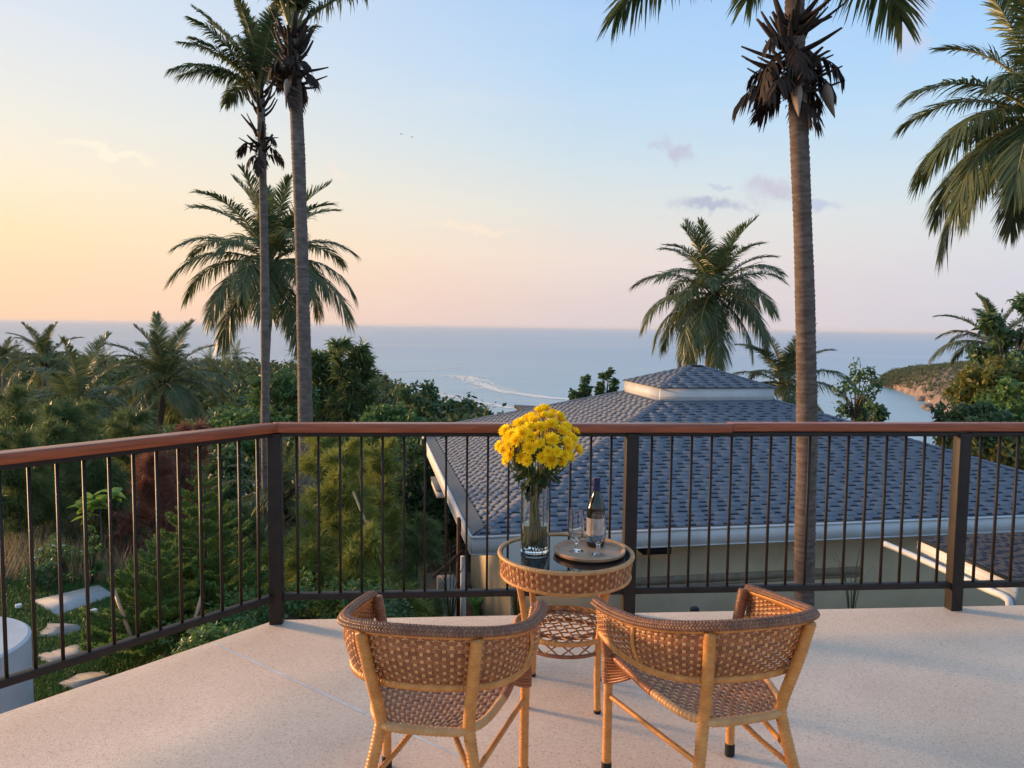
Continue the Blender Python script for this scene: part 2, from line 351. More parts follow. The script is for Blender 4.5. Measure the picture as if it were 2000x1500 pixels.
def seamat():
    m, n, l, p = newmat('sea water')
    t = n.new('ShaderNodeTexCoord')
    def noise(scale, stretch, detail=4, rough=.5):
        mp = n.new('ShaderNodeMapping'); mp.inputs['Scale'].default_value = stretch; l.new(t.outputs['Object'], mp.inputs[0])
        q = n.new('ShaderNodeTexNoise'); q.inputs['Scale'].default_value = scale; q.inputs['Detail'].default_value = detail; q.inputs['Roughness'].default_value = rough; l.new(mp.outputs[0], q.inputs['Vector']); return q.outputs[0]
    big = noise(.004, (.35, 1, 1), 5); fine = noise(.12, (.5, 1, 1), 5, .6); mid = noise(.02, (.3, 1, 1), 4)
    # shallower, greener water close to the shore
    sp = n.new('ShaderNodeSeparateXYZ'); l.new(t.outputs['Object'], sp.inputs[0])
    mr = n.new('ShaderNodeMapRange'); mr.interpolation_type = 'SMOOTHSTEP'; mr.inputs[1].default_value = 1500; mr.inputs[2].default_value = 350; l.new(sp.outputs[1], mr.inputs[0])
    cx = n.new('ShaderNodeMix'); cx.data_type = 'RGBA'; l.new(mr.outputs[0], cx.inputs[0]); cx.inputs[6].default_value = (.20, .34, .46, 1); cx.inputs[7].default_value = (.27, .43, .48, 1)
    # slick and foam streaks
    r = n.new('ShaderNodeMapRange'); r.inputs[1].default_value = .52; r.inputs[2].default_value = .72; r.inputs[4].default_value = .6; l.new(big, r.inputs[0])
    cy = n.new('ShaderNodeMix'); cy.data_type = 'RGBA'; l.new(r.outputs[0], cy.inputs[0]); l.new(cx.outputs[2], cy.inputs[6]); cy.inputs[7].default_value = (.42, .47, .49, 1)
    l.new(cy.outputs[2], p.inputs['Base Color'])
    p.inputs['IOR'].default_value = 1.33; p.inputs['Roughness'].default_value = .28
    a = n.new('ShaderNodeMath'); a.operation = 'MULTIPLY_ADD'; l.new(mid, a.inputs[0]); a.inputs[1].default_value = 3.0; l.new(fine, a.inputs[2])
    b = n.new('ShaderNodeBump'); b.inputs['Strength'].default_value = .6; b.inputs['Distance'].default_value = 1.2; l.new(a.outputs[0], b.inputs['Height']); l.new(b.outputs[0], p.inputs['Normal'])
    return m
M['sea'] = seamat()
M['foam'] = mat('pale sediment streak', (.80, .78, .72), (.62, .64, .62), rough=.22, spec=.5, scale=.03, stretch=(.4, 1, 1), lo=.3, hi=.7)
# ------------------------------------------------------------------ terrain
SEA_Z = CAM_H - 45.0
SIL_X = np.array([-900, 0, 200, 400, 600, 700, 740, 780, 850, 930, 1000])
SIL_D = np.array([60, 66, 75, 78, 80, 90, 107, 134, 157, 188, 230])     # canopy outline, pixels below the horizon
SIL_R = np.array([250, 250, 250, 250, 250, 240, 200, 150, 85, 60, 45])  # and how far away that outline is
def colpx(x, y): return 1000 + FPX * x / np.maximum(y, .5)
def canopy(x, y):
    c = colpx(x, y); D = np.interp(c, SIL_X, SIL_R); S = np.interp(c, SIL_X, SIL_D)
    z0 = -5.2; z1 = CAM_H - D * S / FPX
    t = (y - 40) / np.maximum(D - 40, 1)
    return z0 + (z1 - z0) * t, D
def smooth(a, b, x): t = np.clip((x - a) / (b - a), 0, 1); return t * t * (3 - 2 * t)
def ground_z(x, y):
    x = np.asarray(x, float); y = np.asarray(y, float)
    near = -1.62 - .12 * np.maximum(y - 12, 0) - .13 * np.maximum(y - 20, 0)            # garden terrace on the left, then the slope
    sh = smooth(8.0, 12.0, y + 0 * x)
    near = near - 2.0 * smooth(-2.6 - 6.0 * sh, .4 - 3.9 * sh, x) * smooth(3.0, 5.5, y + 0 * x)
    near = near - 1.5 * smooth(-1.4, .6, x) * smooth(4.0, 6.5, y + 0 * x)
    near = np.minimum(near, -1.62)
    can, D = canopy(x, y)
    wood = can - 7.0
    far = -6.0 - .17 * np.maximum(y - 25, 0)
    c = colpx(x, y); wr = smooth(840, 1040, c)
    hill = wood * (1 - wr) + far * wr
    hill = hill - .35 * np.maximum(y - D, 0) * (1 - wr)
    z = near + (np.minimum(hill, near) - near) * smooth(16, 42, y)
    return z
ys = np.concatenate([np.linspace(-8, 20, 57), np.linspace(21, 60, 40), np.linspace(63, 480, 90)])
tx = np.linspace(-1.6, 1.6, 130)
YY = ys[:, None] * np.ones_like(tx)[None]; XX = tx[None] * (np.abs(YY) + 10)
ZZ = ground_z(XX, YY) + rng.normal(0, .04, XX.shape) * smooth(9, 14, YY)
mb = MB(); mb.grid(np.stack([XX, YY, ZZ], -1)); tag(build(mb, 'ground', M['ground'], smooth=True), kind='structure')
mb = MB(); S = 40000.0
mb.add([(-S, -2000, SEA_Z), (S, -2000, SEA_Z), (S, S, SEA_Z), (-S, S, SEA_Z)], [[0, 1, 2, 3]]); tag(build(mb, 'sea', M['sea']), kind='structure')
# ------------------------------------------------------------------ terrace deck and railing
A = np.array([-1.207, 3.887, 0]); LDIR = unit(np.array([-.778, -.995, 0])); FDIR = unit(np.array([3.615, .303, 0]))
FN = np.array([-FDIR[1], FDIR[0], 0]); LN = np.array([LDIR[1], -LDIR[0], 0])      # outward normals
def corner(off):
    # meeting point of both edges pushed outwards by off
    M2 = np.array([FN[:2], LN[:2]]); b = np.array([FN[:2] @ A[:2] + off, LN[:2] @ A[:2] + off])
    return np.append(np.linalg.solve(M2, b), 0)
K = corner(.05)
poly = [K, K + FDIR * 9, K + FDIR * 9 + np.array([0, -9, 0]), K + LDIR * 6 + np.array([0, -3.0, 0]), K + LDIR * 6]
mb = MB(); n = len(poly)
top = np.array(poly); bot = top - np.array([0, 0, .28])
mb.add(np.concatenate([top, bot]), [list(range(n))[::-1]]); mb.f.append((np.array([list(range(n, 2 * n))]), 0))
for i in range(n): mb.f.append((np.array([[i, (i + 1) % n, n + (i + 1) % n, n + i]]), 0))
me = mb.mesh('terrace_deck'); bm = bmesh.new(); bm.from_mesh(me); bmesh.ops.recalc_face_normals(bm, faces=bm.faces)
ed = [e for e in bm.edges if all(abs(v.co.z) < 1e-5 for v in e.verts)]; bmesh.ops.bevel(bm, geom=ed, offset=.018, segments=3, affect='EDGES', profile=.5); bm.to_mesh(me); bm.free()
deck = tag(place('terrace_deck', me, M['deck']), kind='structure')
j0 = np.array([-1.425, 3.613, 0]); jd = unit(np.array([1.253, -.956, 0])); jn = np.array([-jd[1], jd[0], 0])
mb = MB(); mb.add([j0 - jn * .0055 + [0, 0, .002], j0 + jd * 4 - jn * .0055 + [0, 0, .002], j0 + jd * 4 + jn * .0055 + [0, 0, .002], j0 + jn * .0055 + [0, 0, .002]], [[0, 1, 2, 3]])
build(mb, 'joint_strip', mat('white joint filler', (.90, .88, .84), rough=.6), deck)

rail = thing('balcony_railing', 'dark metal balcony railing with vertical bars and red-brown wooden handrail along the terrace edge', 'railing', tuple(A))
angF = math.atan2(FDIR[1], FDIR[0]); angL = math.atan2(LDIR[1], LDIR[0])
SP = 1.852
def rbox(size, bevel): b = MB(); b.box((0, 0, 0), size); return b.mesh('m', bevel=bevel)
post_me = rbox((.066, .066, .995), .004); bal_me = rbox((.0118, .0118, .84), 0)
def rail_part(name, me, m, pos, ang): return place(name, me, m, rail, tuple(pos), (0, 0, ang))
for k in range(4): rail_part('post', post_me, M['bronze'], FDIR * SP * k + np.array([0, 0, .4975]), angF if k else (angF + .0))
rail_part('post', post_me, M['bronze'], LDIR * SP + np.array([0, 0, .4975]), angL)
def span(d, ang, k, ng):
    a, b = k * SP, (k + 1) * SP
    mid = d * (a + b) / 2
    bt = rbox((SP - .066, .042, .032), .003); rail_part('bottom_rail', bt, M['bronze'], mid + np.array([0, 0, .14]), ang)
    tb = rbox((SP - .066, .05, .022), .002); rail_part('top_bar', tb, M['bronze'], mid + np.array([0, 0, .9885]), ang)
    for i in range(1, ng): rail_part('baluster', bal_me, M['bronze'], d * (a + (b - a) * i / ng) + np.array([0, 0, .565]), ang)
for k in range(3): span(FDIR, angF, k, 17)
span(LDIR, angL, 0, 18)
def plank(d, ang, s0, s1, w, h, z, off, miter0=0.0):
    # a handrail board, mitred at the corner end
    b = MB(); L = s1 - s0
    v = []
    for x, sh in ((s0, miter0), (s1, 0)):
        for y, zz in ((-w / 2, -h / 2), (w / 2, -h / 2), (w / 2, h / 2), (-w / 2, h / 2)): v.append((x + sh * y, y, zz))
    b.add(v, [[0, 3, 2, 1], [4, 5, 6, 7], [0, 1, 5, 4], [1, 2, 6, 5], [2, 3, 7, 6], [3, 0, 4, 7]])
    me = b.mesh('handrail', bevel=.006)
    n_ = np.array([-d[1], d[0], 0])
    return place('handrail', me, M['teak'], rail, tuple(n_ * off + np.array([0, 0, z])), (0, 0, ang))
half = (angL - angF) / 2
mt = 1 / math.tan(half)
sJ = (at(1424, 840, 4.1) - A) @ FDIR
plank(FDIR, angF, 0.0, sJ - .0015, .090, .045, 1.0225, 0, mt)
plank(FDIR, angF, sJ + .0015, 7.4, .090, .042, 1.0265, .014)
plank(LDIR, angL, 0.0, 2.6, .090, .045, 1.0225, 0, mt)

# ------------------------------------------------------------------ the house below
YAW = math.radians(10.5)
P0 = at(925, 1046, 12.0)
HW, HD, RP = 13.0, 12.7, math.radians(18)
house = thing('house', 'low house with grey shingle hip roof, white fascia and a small raised roof lantern', 'house', tuple(P0), YAW)
TP = math.tan(RP); CU0, CU1, CV0, CV1 = 5.05, 7.95, 5.05, 7.65
def slope_frame(side):
    # origin, along-eave axis, up-slope axis, normal, eave length
    c, s = math.cos(RP), math.sin(RP)
    if side == 'front': o, a, b, L = (0, 0, 0), (1, 0, 0), (0, c, s), HW
    if side == 'left': o, a, b, L = (0, HD, 0), (0, -1, 0), (c, 0, s), HD
    o, a, b = map(np.array, (o, a, b)); return o, a.astype(float), b, np.cross(a, b), L
SL = 5.05 / math.cos(RP)
rs = MB()
# watertight sheets below the shingles
Rt = [(0, 0, 0), (HW, 0, 0), (HW, HD, 0), (0, HD, 0), (CU0, CV0, CU0 * TP), (CU1, CV0, CU0 * TP), (CU1, CV1, CU0 * TP), (CU0, CV1, CU0 * TP)]
rs.add(np.array(Rt) - [0, 0, .012], [[0, 1, 5, 4], [1, 2, 6, 5], [2, 3, 7, 6], [3, 0, 4, 7]])
roof = build(rs, 'roof', M['shingle_base'], house)
cam_local = rotz(-YAW) @ (CAMP - P0)
tabs, base, dark = [], MB(), MB()
EXPO = .143
def lay(o, a, b, nrm, L, s_start, s_end, lo_fn, hi_fn, kx=1.0):
    EXPO = .143 * kx
    nc = int((s_end - s_start) / EXPO)
    for i in range(nc):
        s0 = s_start + i * EXPO; s1 = s0 + EXPO
        l0, h0, l1, h1 = lo_fn(s0), hi_fn(s0), lo_fn(s1), hi_fn(s1)
        P = lambda x, s, h: o + a * x + b * s + nrm * h
        base.add([P(l0, s0, .0038), P(h0, s0, .0038), P(h1, s1, .002), P(l1, s1, .002), P(l0, s0, 0), P(h0, s0, 0)], [[0, 1, 2, 3]]); base.f.append((np.array([[base.n - 2, base.n - 1, base.n - 5, base.n - 6]]), 0))
        x = l0 - random.uniform(0, .3)
        while x < h0:
            w = random.uniform(.16, .27) * kx; g = random.uniform(.11, .2) * kx
            t0, t1 = max(x, l0 + .01), min(x + w, h0 - .01)
            u0, u1 = max(t0, l1 + .005), min(t1, h1 - .005)
            if t1 - t0 > .03 and u1 > u0: tabs.append(np.array([P(t0, s0 - .003, .0072), P(t1, s0 - .003, .0072), P(u1, s1, .0045), P(u0, s1, .0045), P(t0, s0 - .004, .003), P(t1, s0 - .004, .003), P(u1, s1, .001), P(u0, s1, .001)]))
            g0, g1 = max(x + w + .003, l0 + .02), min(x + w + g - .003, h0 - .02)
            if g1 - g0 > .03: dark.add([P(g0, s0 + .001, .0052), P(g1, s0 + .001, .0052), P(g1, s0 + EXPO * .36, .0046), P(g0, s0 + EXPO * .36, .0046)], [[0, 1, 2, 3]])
            x += w + g
c18 = math.cos(RP)
o, a, b, nn, L = slope_frame('front'); lay(o, a, b, nn, L, .03, SL, lambda s: s * c18, lambda s: HW - s * c18 * (HW - CU1) / CU0)
o, a, b, nn, L = slope_frame('left'); lay(o, a, b, nn, L, .225, SL, lambda s: s * c18, lambda s: HD - s * c18)
FT = [[0, 1, 2, 3], [4, 5, 1, 0], [5, 6, 2, 1], [7, 4, 0, 3], [6, 7, 3, 2]]
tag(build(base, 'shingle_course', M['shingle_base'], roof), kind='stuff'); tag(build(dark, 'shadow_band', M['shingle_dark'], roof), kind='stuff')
def emit_tabs(tabs, parent, sm=None):
    sm = sm or M['shingle']
    tabs.sort(key=lambda t: np.linalg.norm(t.mean(0) - cam_local))
    for t in tabs[:300]:
        c = t.mean(0); q = MB(); q.add(t - c, FT); build(q, 'shingle', sm, parent, loc=tuple(c))
    if len(tabs) <= 300: return
    q = MB()
    for t in tabs[300:]: q.add(t, FT)
    tag(build(q, 'shingle_field', sm, parent), 'grey shingles higher up the roof', kind='stuff')
emit_tabs(tabs, roof)
# hip caps
def hipcap(p, q, w=.10):
    m_ = MB(); n_ = int(np.linalg.norm(np.array(q) - p) / .16); p, q = np.array(p, float), np.array(q, float)
    d = unit(q - p); sd = unit(np.cross(d, [0, 0, 1]))
    for i in range(n_):
        c0 = p + (q - p) * i / n_; c1 = p + (q - p) * (i + 1.1) / n_
        up = np.array([0, 0, 1.0])
        dn = up * (-w * .20)
        m_.add([c0 + sd * w + dn + up * .02, c0 + up * .026, c0 - sd * w + dn + up * .02, c1 + sd * w + dn + up * .008, c1 + up * .013, c1 - sd * w + dn + up * .008], [[0, 3, 4, 1], [1, 4, 5, 2]])
    return m_
for p, q in (((0.25, .25, .25 * TP), Rt[4]), ((HW, 0, 0), Rt[5]), ((0, HD, 0), Rt[7])): build(hipcap(p, q), 'hip_cap', M['shingle'], roof)
# metal valley gutter along the left eave
mb = MB(); c, s = math.cos(RP), math.sin(RP)
mb.add([(-.02, .02, .012), (.19 * c, .19, .19 * s + .012), (.19 * c, HD - .19, .19 * s + .012), (-.02, HD, .012), (.22 * c, .22, .22 * s + .02), (.22 * c, HD - .22, .22 * s + .02)], [[0, 1, 2, 3], [1, 4, 5, 2]])
build(mb, 'gutter', M['metal_grey'], roof)
# fascias with a small drip lip
def fascia(p, q, nrm, h=.31):
    p, q, nrm = map(lambda t: np.array(t, float), (p, q, nrm)); d = unit(q - p); ang = math.atan2(d[1], d[0])
    m_ = MB(); mid = (p + q) / 2; Ln = np.linalg.norm(q - p)
    R = rotz(ang)
    m_.box(mid + nrm * .012 + [0, 0, -h / 2 - .004], (Ln + .05, .03, h), R)
    m_.box(mid + nrm * .036 + [0, 0, -.022], (Ln + .09, .018, .03), R)
    m_.box(mid + nrm * .032 + [0, 0, -h + .012], (Ln + .08, .010, .02), R)
    return build(m_, 'fascia', M['white_paint'], house)
fascia((0, -.02, 0), (HW, -.02, 0), (0, -1, 0)); fascia((-.02, .03, 0), (-.02, HD, 0), (-1, 0, 0)); fascia((HW + .02, 0, 0), (HW + .02, HD, 0), (1, 0, 0)); fascia((0, HD + .02, 0), (HW, HD + .02, 0), (0, 1, 0))
mb = MB(); mb.add([(0, 0, -.28), (HW, 0, -.28), (HW, HD, -.28), (0, HD, -.28)], [[0, 1, 2, 3]]); build(mb, 'soffit', M['soffit'], house)
# lantern: wall band and its own small hip roof
lan = MB(); zc = CU0 * TP; lh = .27
for x0, x1, y0, y1 in ((CU0, CU1, CV0, CV0 + .04), (CU0, CU1, CV1 - .04, CV1), (CU0, CU0 + .04, CV0 + .045, CV1 - .045), (CU1 - .04, CU1, CV0 + .045, CV1 - .045)):
    lan.box(((x0 + x1) / 2, (y0 + y1) / 2, zc + lh / 2 - .03), (x1 - x0, y1 - y0, lh + .06))
lantern = build(lan, 'lantern_wall', M['white_paint'], house)
mb = MB(); mb.box(((CU0 + CU1) / 2, CV0 - .008, zc + .075), (CU1 - CU0 - .01, .012, .012)); mb.box((CU0 - .008, (CV0 + CV1) / 2, zc + .075), (.012, CV1 - CV0 - .01, .012)); build(mb, 'trim', M['white_paint'], lantern)
ov = .05; e0, e1, g0, g1 = CU0 - ov, CU1 + ov, CV0 - ov, CV1 + ov; hd = (g1 - g0) / 2; RP2 = math.radians(19); zt = zc + lh + .012; zr = zt + hd * math.tan(RP2)
mb = MB(); mb.add([(e0, g0, zt), (e1, g0, zt), (e1, g1, zt), (e0, g1, zt), (e0 + hd, g0 + hd, zr), (e1 - hd, g0 + hd, zr)], [[0, 1, 5, 4], [1, 2, 5], [2, 3, 4, 5], [3, 0, 4], [0, 3, 2, 1]][0:1])
mb.f += [(np.array([[1, 2, 5]]), 0), (np.array([[2, 3, 4, 5]]), 0), (np.array([[3, 0, 4]]), 0), (np.array([[0, 3, 2, 1]]), 0)]
lroof = build(mb, 'lantern_roof', M['shingle_base'], house)
tabs, base, dark = [], MB(), MB(); c, s = math.cos(RP2), math.sin(RP2)
lay(np.array([e0, g0, zt + .004]), np.array([1.0, 0, 0]), np.array([0, c, s]), np.array([0, -s, c]), e1 - e0, .01, hd / c, lambda q: q * c, lambda q: (e1 - e0) - q * c)
lay(np.array([e0, g1, zt + .004]), np.array([0, -1.0, 0]), np.array([c, 0, s]), np.array([-s, 0, c]), g1 - g0, .01, hd / c, lambda q: q * c, lambda q: (g1 - g0) - q * c)
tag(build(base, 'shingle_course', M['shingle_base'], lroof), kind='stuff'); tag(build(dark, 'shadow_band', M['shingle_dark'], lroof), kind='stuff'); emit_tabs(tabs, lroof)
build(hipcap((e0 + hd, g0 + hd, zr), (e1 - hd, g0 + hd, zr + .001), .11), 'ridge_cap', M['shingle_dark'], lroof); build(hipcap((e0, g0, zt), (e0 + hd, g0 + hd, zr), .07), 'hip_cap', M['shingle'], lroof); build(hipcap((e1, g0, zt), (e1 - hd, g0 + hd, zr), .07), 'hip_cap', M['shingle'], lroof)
# walls under the eaves
WZ = -3.2
mb = MB(); mb.box((6.6, .80, WZ / 2 - .145), (11.7, .2, -WZ - .285)); build(mb, 'wall', M['cream'], house)
mb = MB(); mb.box((.85, 3.45, WZ / 2 - .146), (.2, 5.08, -WZ - .288)); build(mb, 'wall', M['cream'], house)
mb = MB(); mb.box((4.3, .685, -1.13), (6.2, .03, .14)); mb.box((4.3, .692, -1.235), (6.2, .016, .05)); build(mb, 'moulding', M['band'], house)
lamp = MB(); lamp.box((3.15, .30, -.40), (.50, .32, .18)); lamp.box((3.15, .13, -.40), (.44, .02, .13)); lamp.box((3.15, .30, -.295), (.06, .06, .035)); build(lamp, 'floodlight', M['black'], house, bevel=.01)
# open stair at the left side: post, sloping rail, short plaster pier, small canopy
HL = lambda px, py, y: rotz(-YAW) @ (at(px, py, y) - P0)
q_ = HL(897, 1060, 13.3); mb = MB(); mb.box(q_ + [0, 0, -.5], (.08, .08, 1.9)); build(mb, 'stair_post', M['dark_wood'], house)
q_ = HL(905, 1120, 13.0); mb = MB(); mb.box(q_ + [0, 0, -.4], (.09, .09, 1.4)); build(mb, 'stair_post', M['white_paint'], house)
mb = MB(); mb.tube([HL(845, 1128, 12.4), HL(880, 1097, 12.7), HL(907, 1074, 12.9)], .03, 6); build(mb, 'stair_rail', M['dark_wood'], house)
q_ = HL(872, 1160, 12.5); mb = MB(); mb.box(q_ + [0, 0, -.4], (.30, .30, 1.35)); build(mb, 'pier', mat('pink plaster', (.46, .36, .29), rough=.85), house)
q_ = HL(862, 952, 17.5); mb = MB(); mb.box(q_, (.34, 1.5, .15)); mb.box(q_ + [0, 0, .09], (.38, 1.56, .025), mi=1); build(mb, 'side_canopy', [M['white_paint'], M['metal_grey']], house)
# lower porch roof on the right
def porch():
    f0 = rotz(-YAW) @ (at(1812, 1048, 12.2) - P0); f1 = rotz(-YAW) @ (at(1990, 1133, 8.9) - P0)
    zt = (f0[2] + f1[2]) / 2
    a0 = np.array([f0[0], f0[1] - .1, -.36]); 
    a0 = rotz(-YAW) @ (at(1800, 1052, 12.1) - P0); a1 = rotz(-YAW) @ (at(1990, 1136, 9.6) - P0)
    z_ = a1[2]; a0[2] = a1[2] = z_
    v0 = rotz(-YAW) @ (atz(1800, 1052, P0[2] + z_) - P0); v1 = rotz(-YAW) @ (atz(1990, 1136, P0[2] + z_) - P0)
    m_ = MB(); d = unit(v1 - v0); n_ = np.array([-d[1], d[0], 0]); n_ = n_ if n_[0] > 0 else -n_
    v0 = v0 - d * .04
    sl = .03
    q = [v0, v1, v1 + n_ * 5 + [0, 0, 5 * sl], v0 + n_ * 5 + [0, 0, 5 * sl]]
    m_.add(q, [[0, 1, 2, 3]]); r_ = build(m_, 'porch_roof', M['shingle_shaded'], house)
    global tabs, base, dark
    tabs, base, dark = [], MB(), MB()
    up = unit(n_ + np.array([0, 0, sl])); nr = np.cross(d, up); nr = nr if nr[2] > 0 else -nr
    Ln = np.linalg.norm(v1 - v0)
    lay(v0 + nr * .004, d, up, nr, Ln, .01, 2.6, lambda s_: 0.0, lambda s_: Ln, .62)
    tag(build(base, 'shingle_course', M['shingle_shaded'], r_), kind='stuff'); emit_tabs(tabs, r_, M['shingle_shaded'])
    ang = math.atan2(d[1], d[0]); mid = (v0 + v1) / 2; R = rotz(ang)
    m_ = MB(); m_.box(mid - n_ * .02 + [0, 0, -.17], (Ln, .03, .27), R); m_.box(mid - n_ * .04 + [0, 0, -.14], (Ln, .012, .012), R); build(m_, 'fascia', M['white_paint'], r_)
    m_ = MB(); m_.box(mid - n_ * .03 + [0, 0, -.015], (Ln, .05, .03), R); build(m_, 'edge_flashing', M['black'], r_)
    # white drain pipe below it
    pp = [at(1728, 1062, 11.9), at(1800, 1093, 11.2), at(1925, 1150, 10.0), at(1962, 1166, 9.7), at(1972, 1185, 9.6), at(1973, 1260, 9.6)]
    pl = [rotz(-YAW) @ (p - P0) for p in pp]
    m_ = MB(); m_.tube(interp_path(pl, 40), .046, 10); build(m_, 'drain_pipe', M['white_paint'], house, smooth=True)
porch()
# ------------------------------------------------------------------ rattan furniture
def resample(P, step):
    P = np.asarray(P, float); d = np.concatenate([[0], np.cumsum(np.linalg.norm(np.diff(P, axis=0), axis=1))])
    n = max(3, int(d[-1] / step)); t = np.linspace(0, d[-1], n)
    return np.stack([np.interp(t, d, P[:, i]) for i in range(3)], 1)
def wtube(mb, pts, r, wrap=.010, seg=9, mi=0, smooth_n=80):
    # a tube bound with overlapping cane: every turn is a small step in radius
    P = resample(interp_path(pts, smooth_n), wrap / 4); k = np.arange(len(P)) % 4
    rr = r * np.choose(k, [.90, 1.0, 1.035, 1.06]) * (1 + .02 * np.sin(np.arange(len(P)) * .9))
    mb.tube(P, rr, seg, mi)
def weave(mb, S, ncol, nrow, cw, rh, amp, mi_w=0, mi_f=1, col_mi=None):
    def ev(a, b, off):
        e = 1e-3; p = S(a, b); du = S(a + e, b) - S(a - e, b); dv = S(a, b + e) - S(a, b - e)
        n_ = unit(np.cross(du, dv)); return p + n_ * off[..., None]
    for i in range(nrow):
        a = np.linspace(0, 1, ncol * 4 + 1); off = -amp * (-1) ** i * np.sin(np.pi * a * ncol)
        bc = (i + .5) / nrow; V = np.stack([ev(a, np.full_like(a, bc + q * rh / 2 / nrow), off + h) for q, h in ((-1, -.0006), (0, .0006), (1, -.0006))], 1)
        mb.grid(V, mi_f)
    for j in range(ncol):
        b = np.linspace(0, 1, nrow * 4 + 1); off = amp * (-1) ** j * np.sin(np.pi * b * nrow)
        acn = (j + .5) / ncol; V = np.stack([ev(np.full_like(b, acn + q * cw / 2 / ncol), b, off + h) for q, h in ((-1, -.0004), (0, .0006), (1, -.0004))], 1)
        mb.grid(V, mi_w if col_mi is None else col_mi(j))
def sym(pts): return [tuple(p) for p in pts] + [(-p[0], p[1], p[2]) for p in pts[-2::-1]]
RIM = interp_path(sym([(-.292, .245, .622), (-.297, .11, .640), (-.279, -.06, .668), (-.225, -.200, .703), (-.122, -.287, .728), (0, -.310, .735)]), 161)
HOOP = interp_path(sym([(-.276, .235, .514), (-.280, .10, .515), (-.256, -.06, .522), (-.196, -.163, .530), (-.103, -.211, .536), (0, -.224, .537)]), 161)
def braid(mb, path, cords, rad, pitch, mi=0):
    P = resample(path, pitch / 7); n_ = len(P); d = np.arange(n_) / 7.0 * 2 * np.pi
    T = unit(np.gradient(P, axis=0)); out = unit(np.cross(T, [0, 0, 1.0])); up = np.cross(out, T)
    for ci, (x, z) in enumerate(cords):
        c = P + out * x + up * z; sg = 1 if ci % 2 else -1
        for ph in (0, np.pi):
            Q = c + (out * np.cos(sg * d + ph)[:, None] + up * np.sin(sg * d + ph)[:, None]) * rad * .55
            mb.tube(Q, rad * .72, 5, mi, ref=(0, 0, 1))
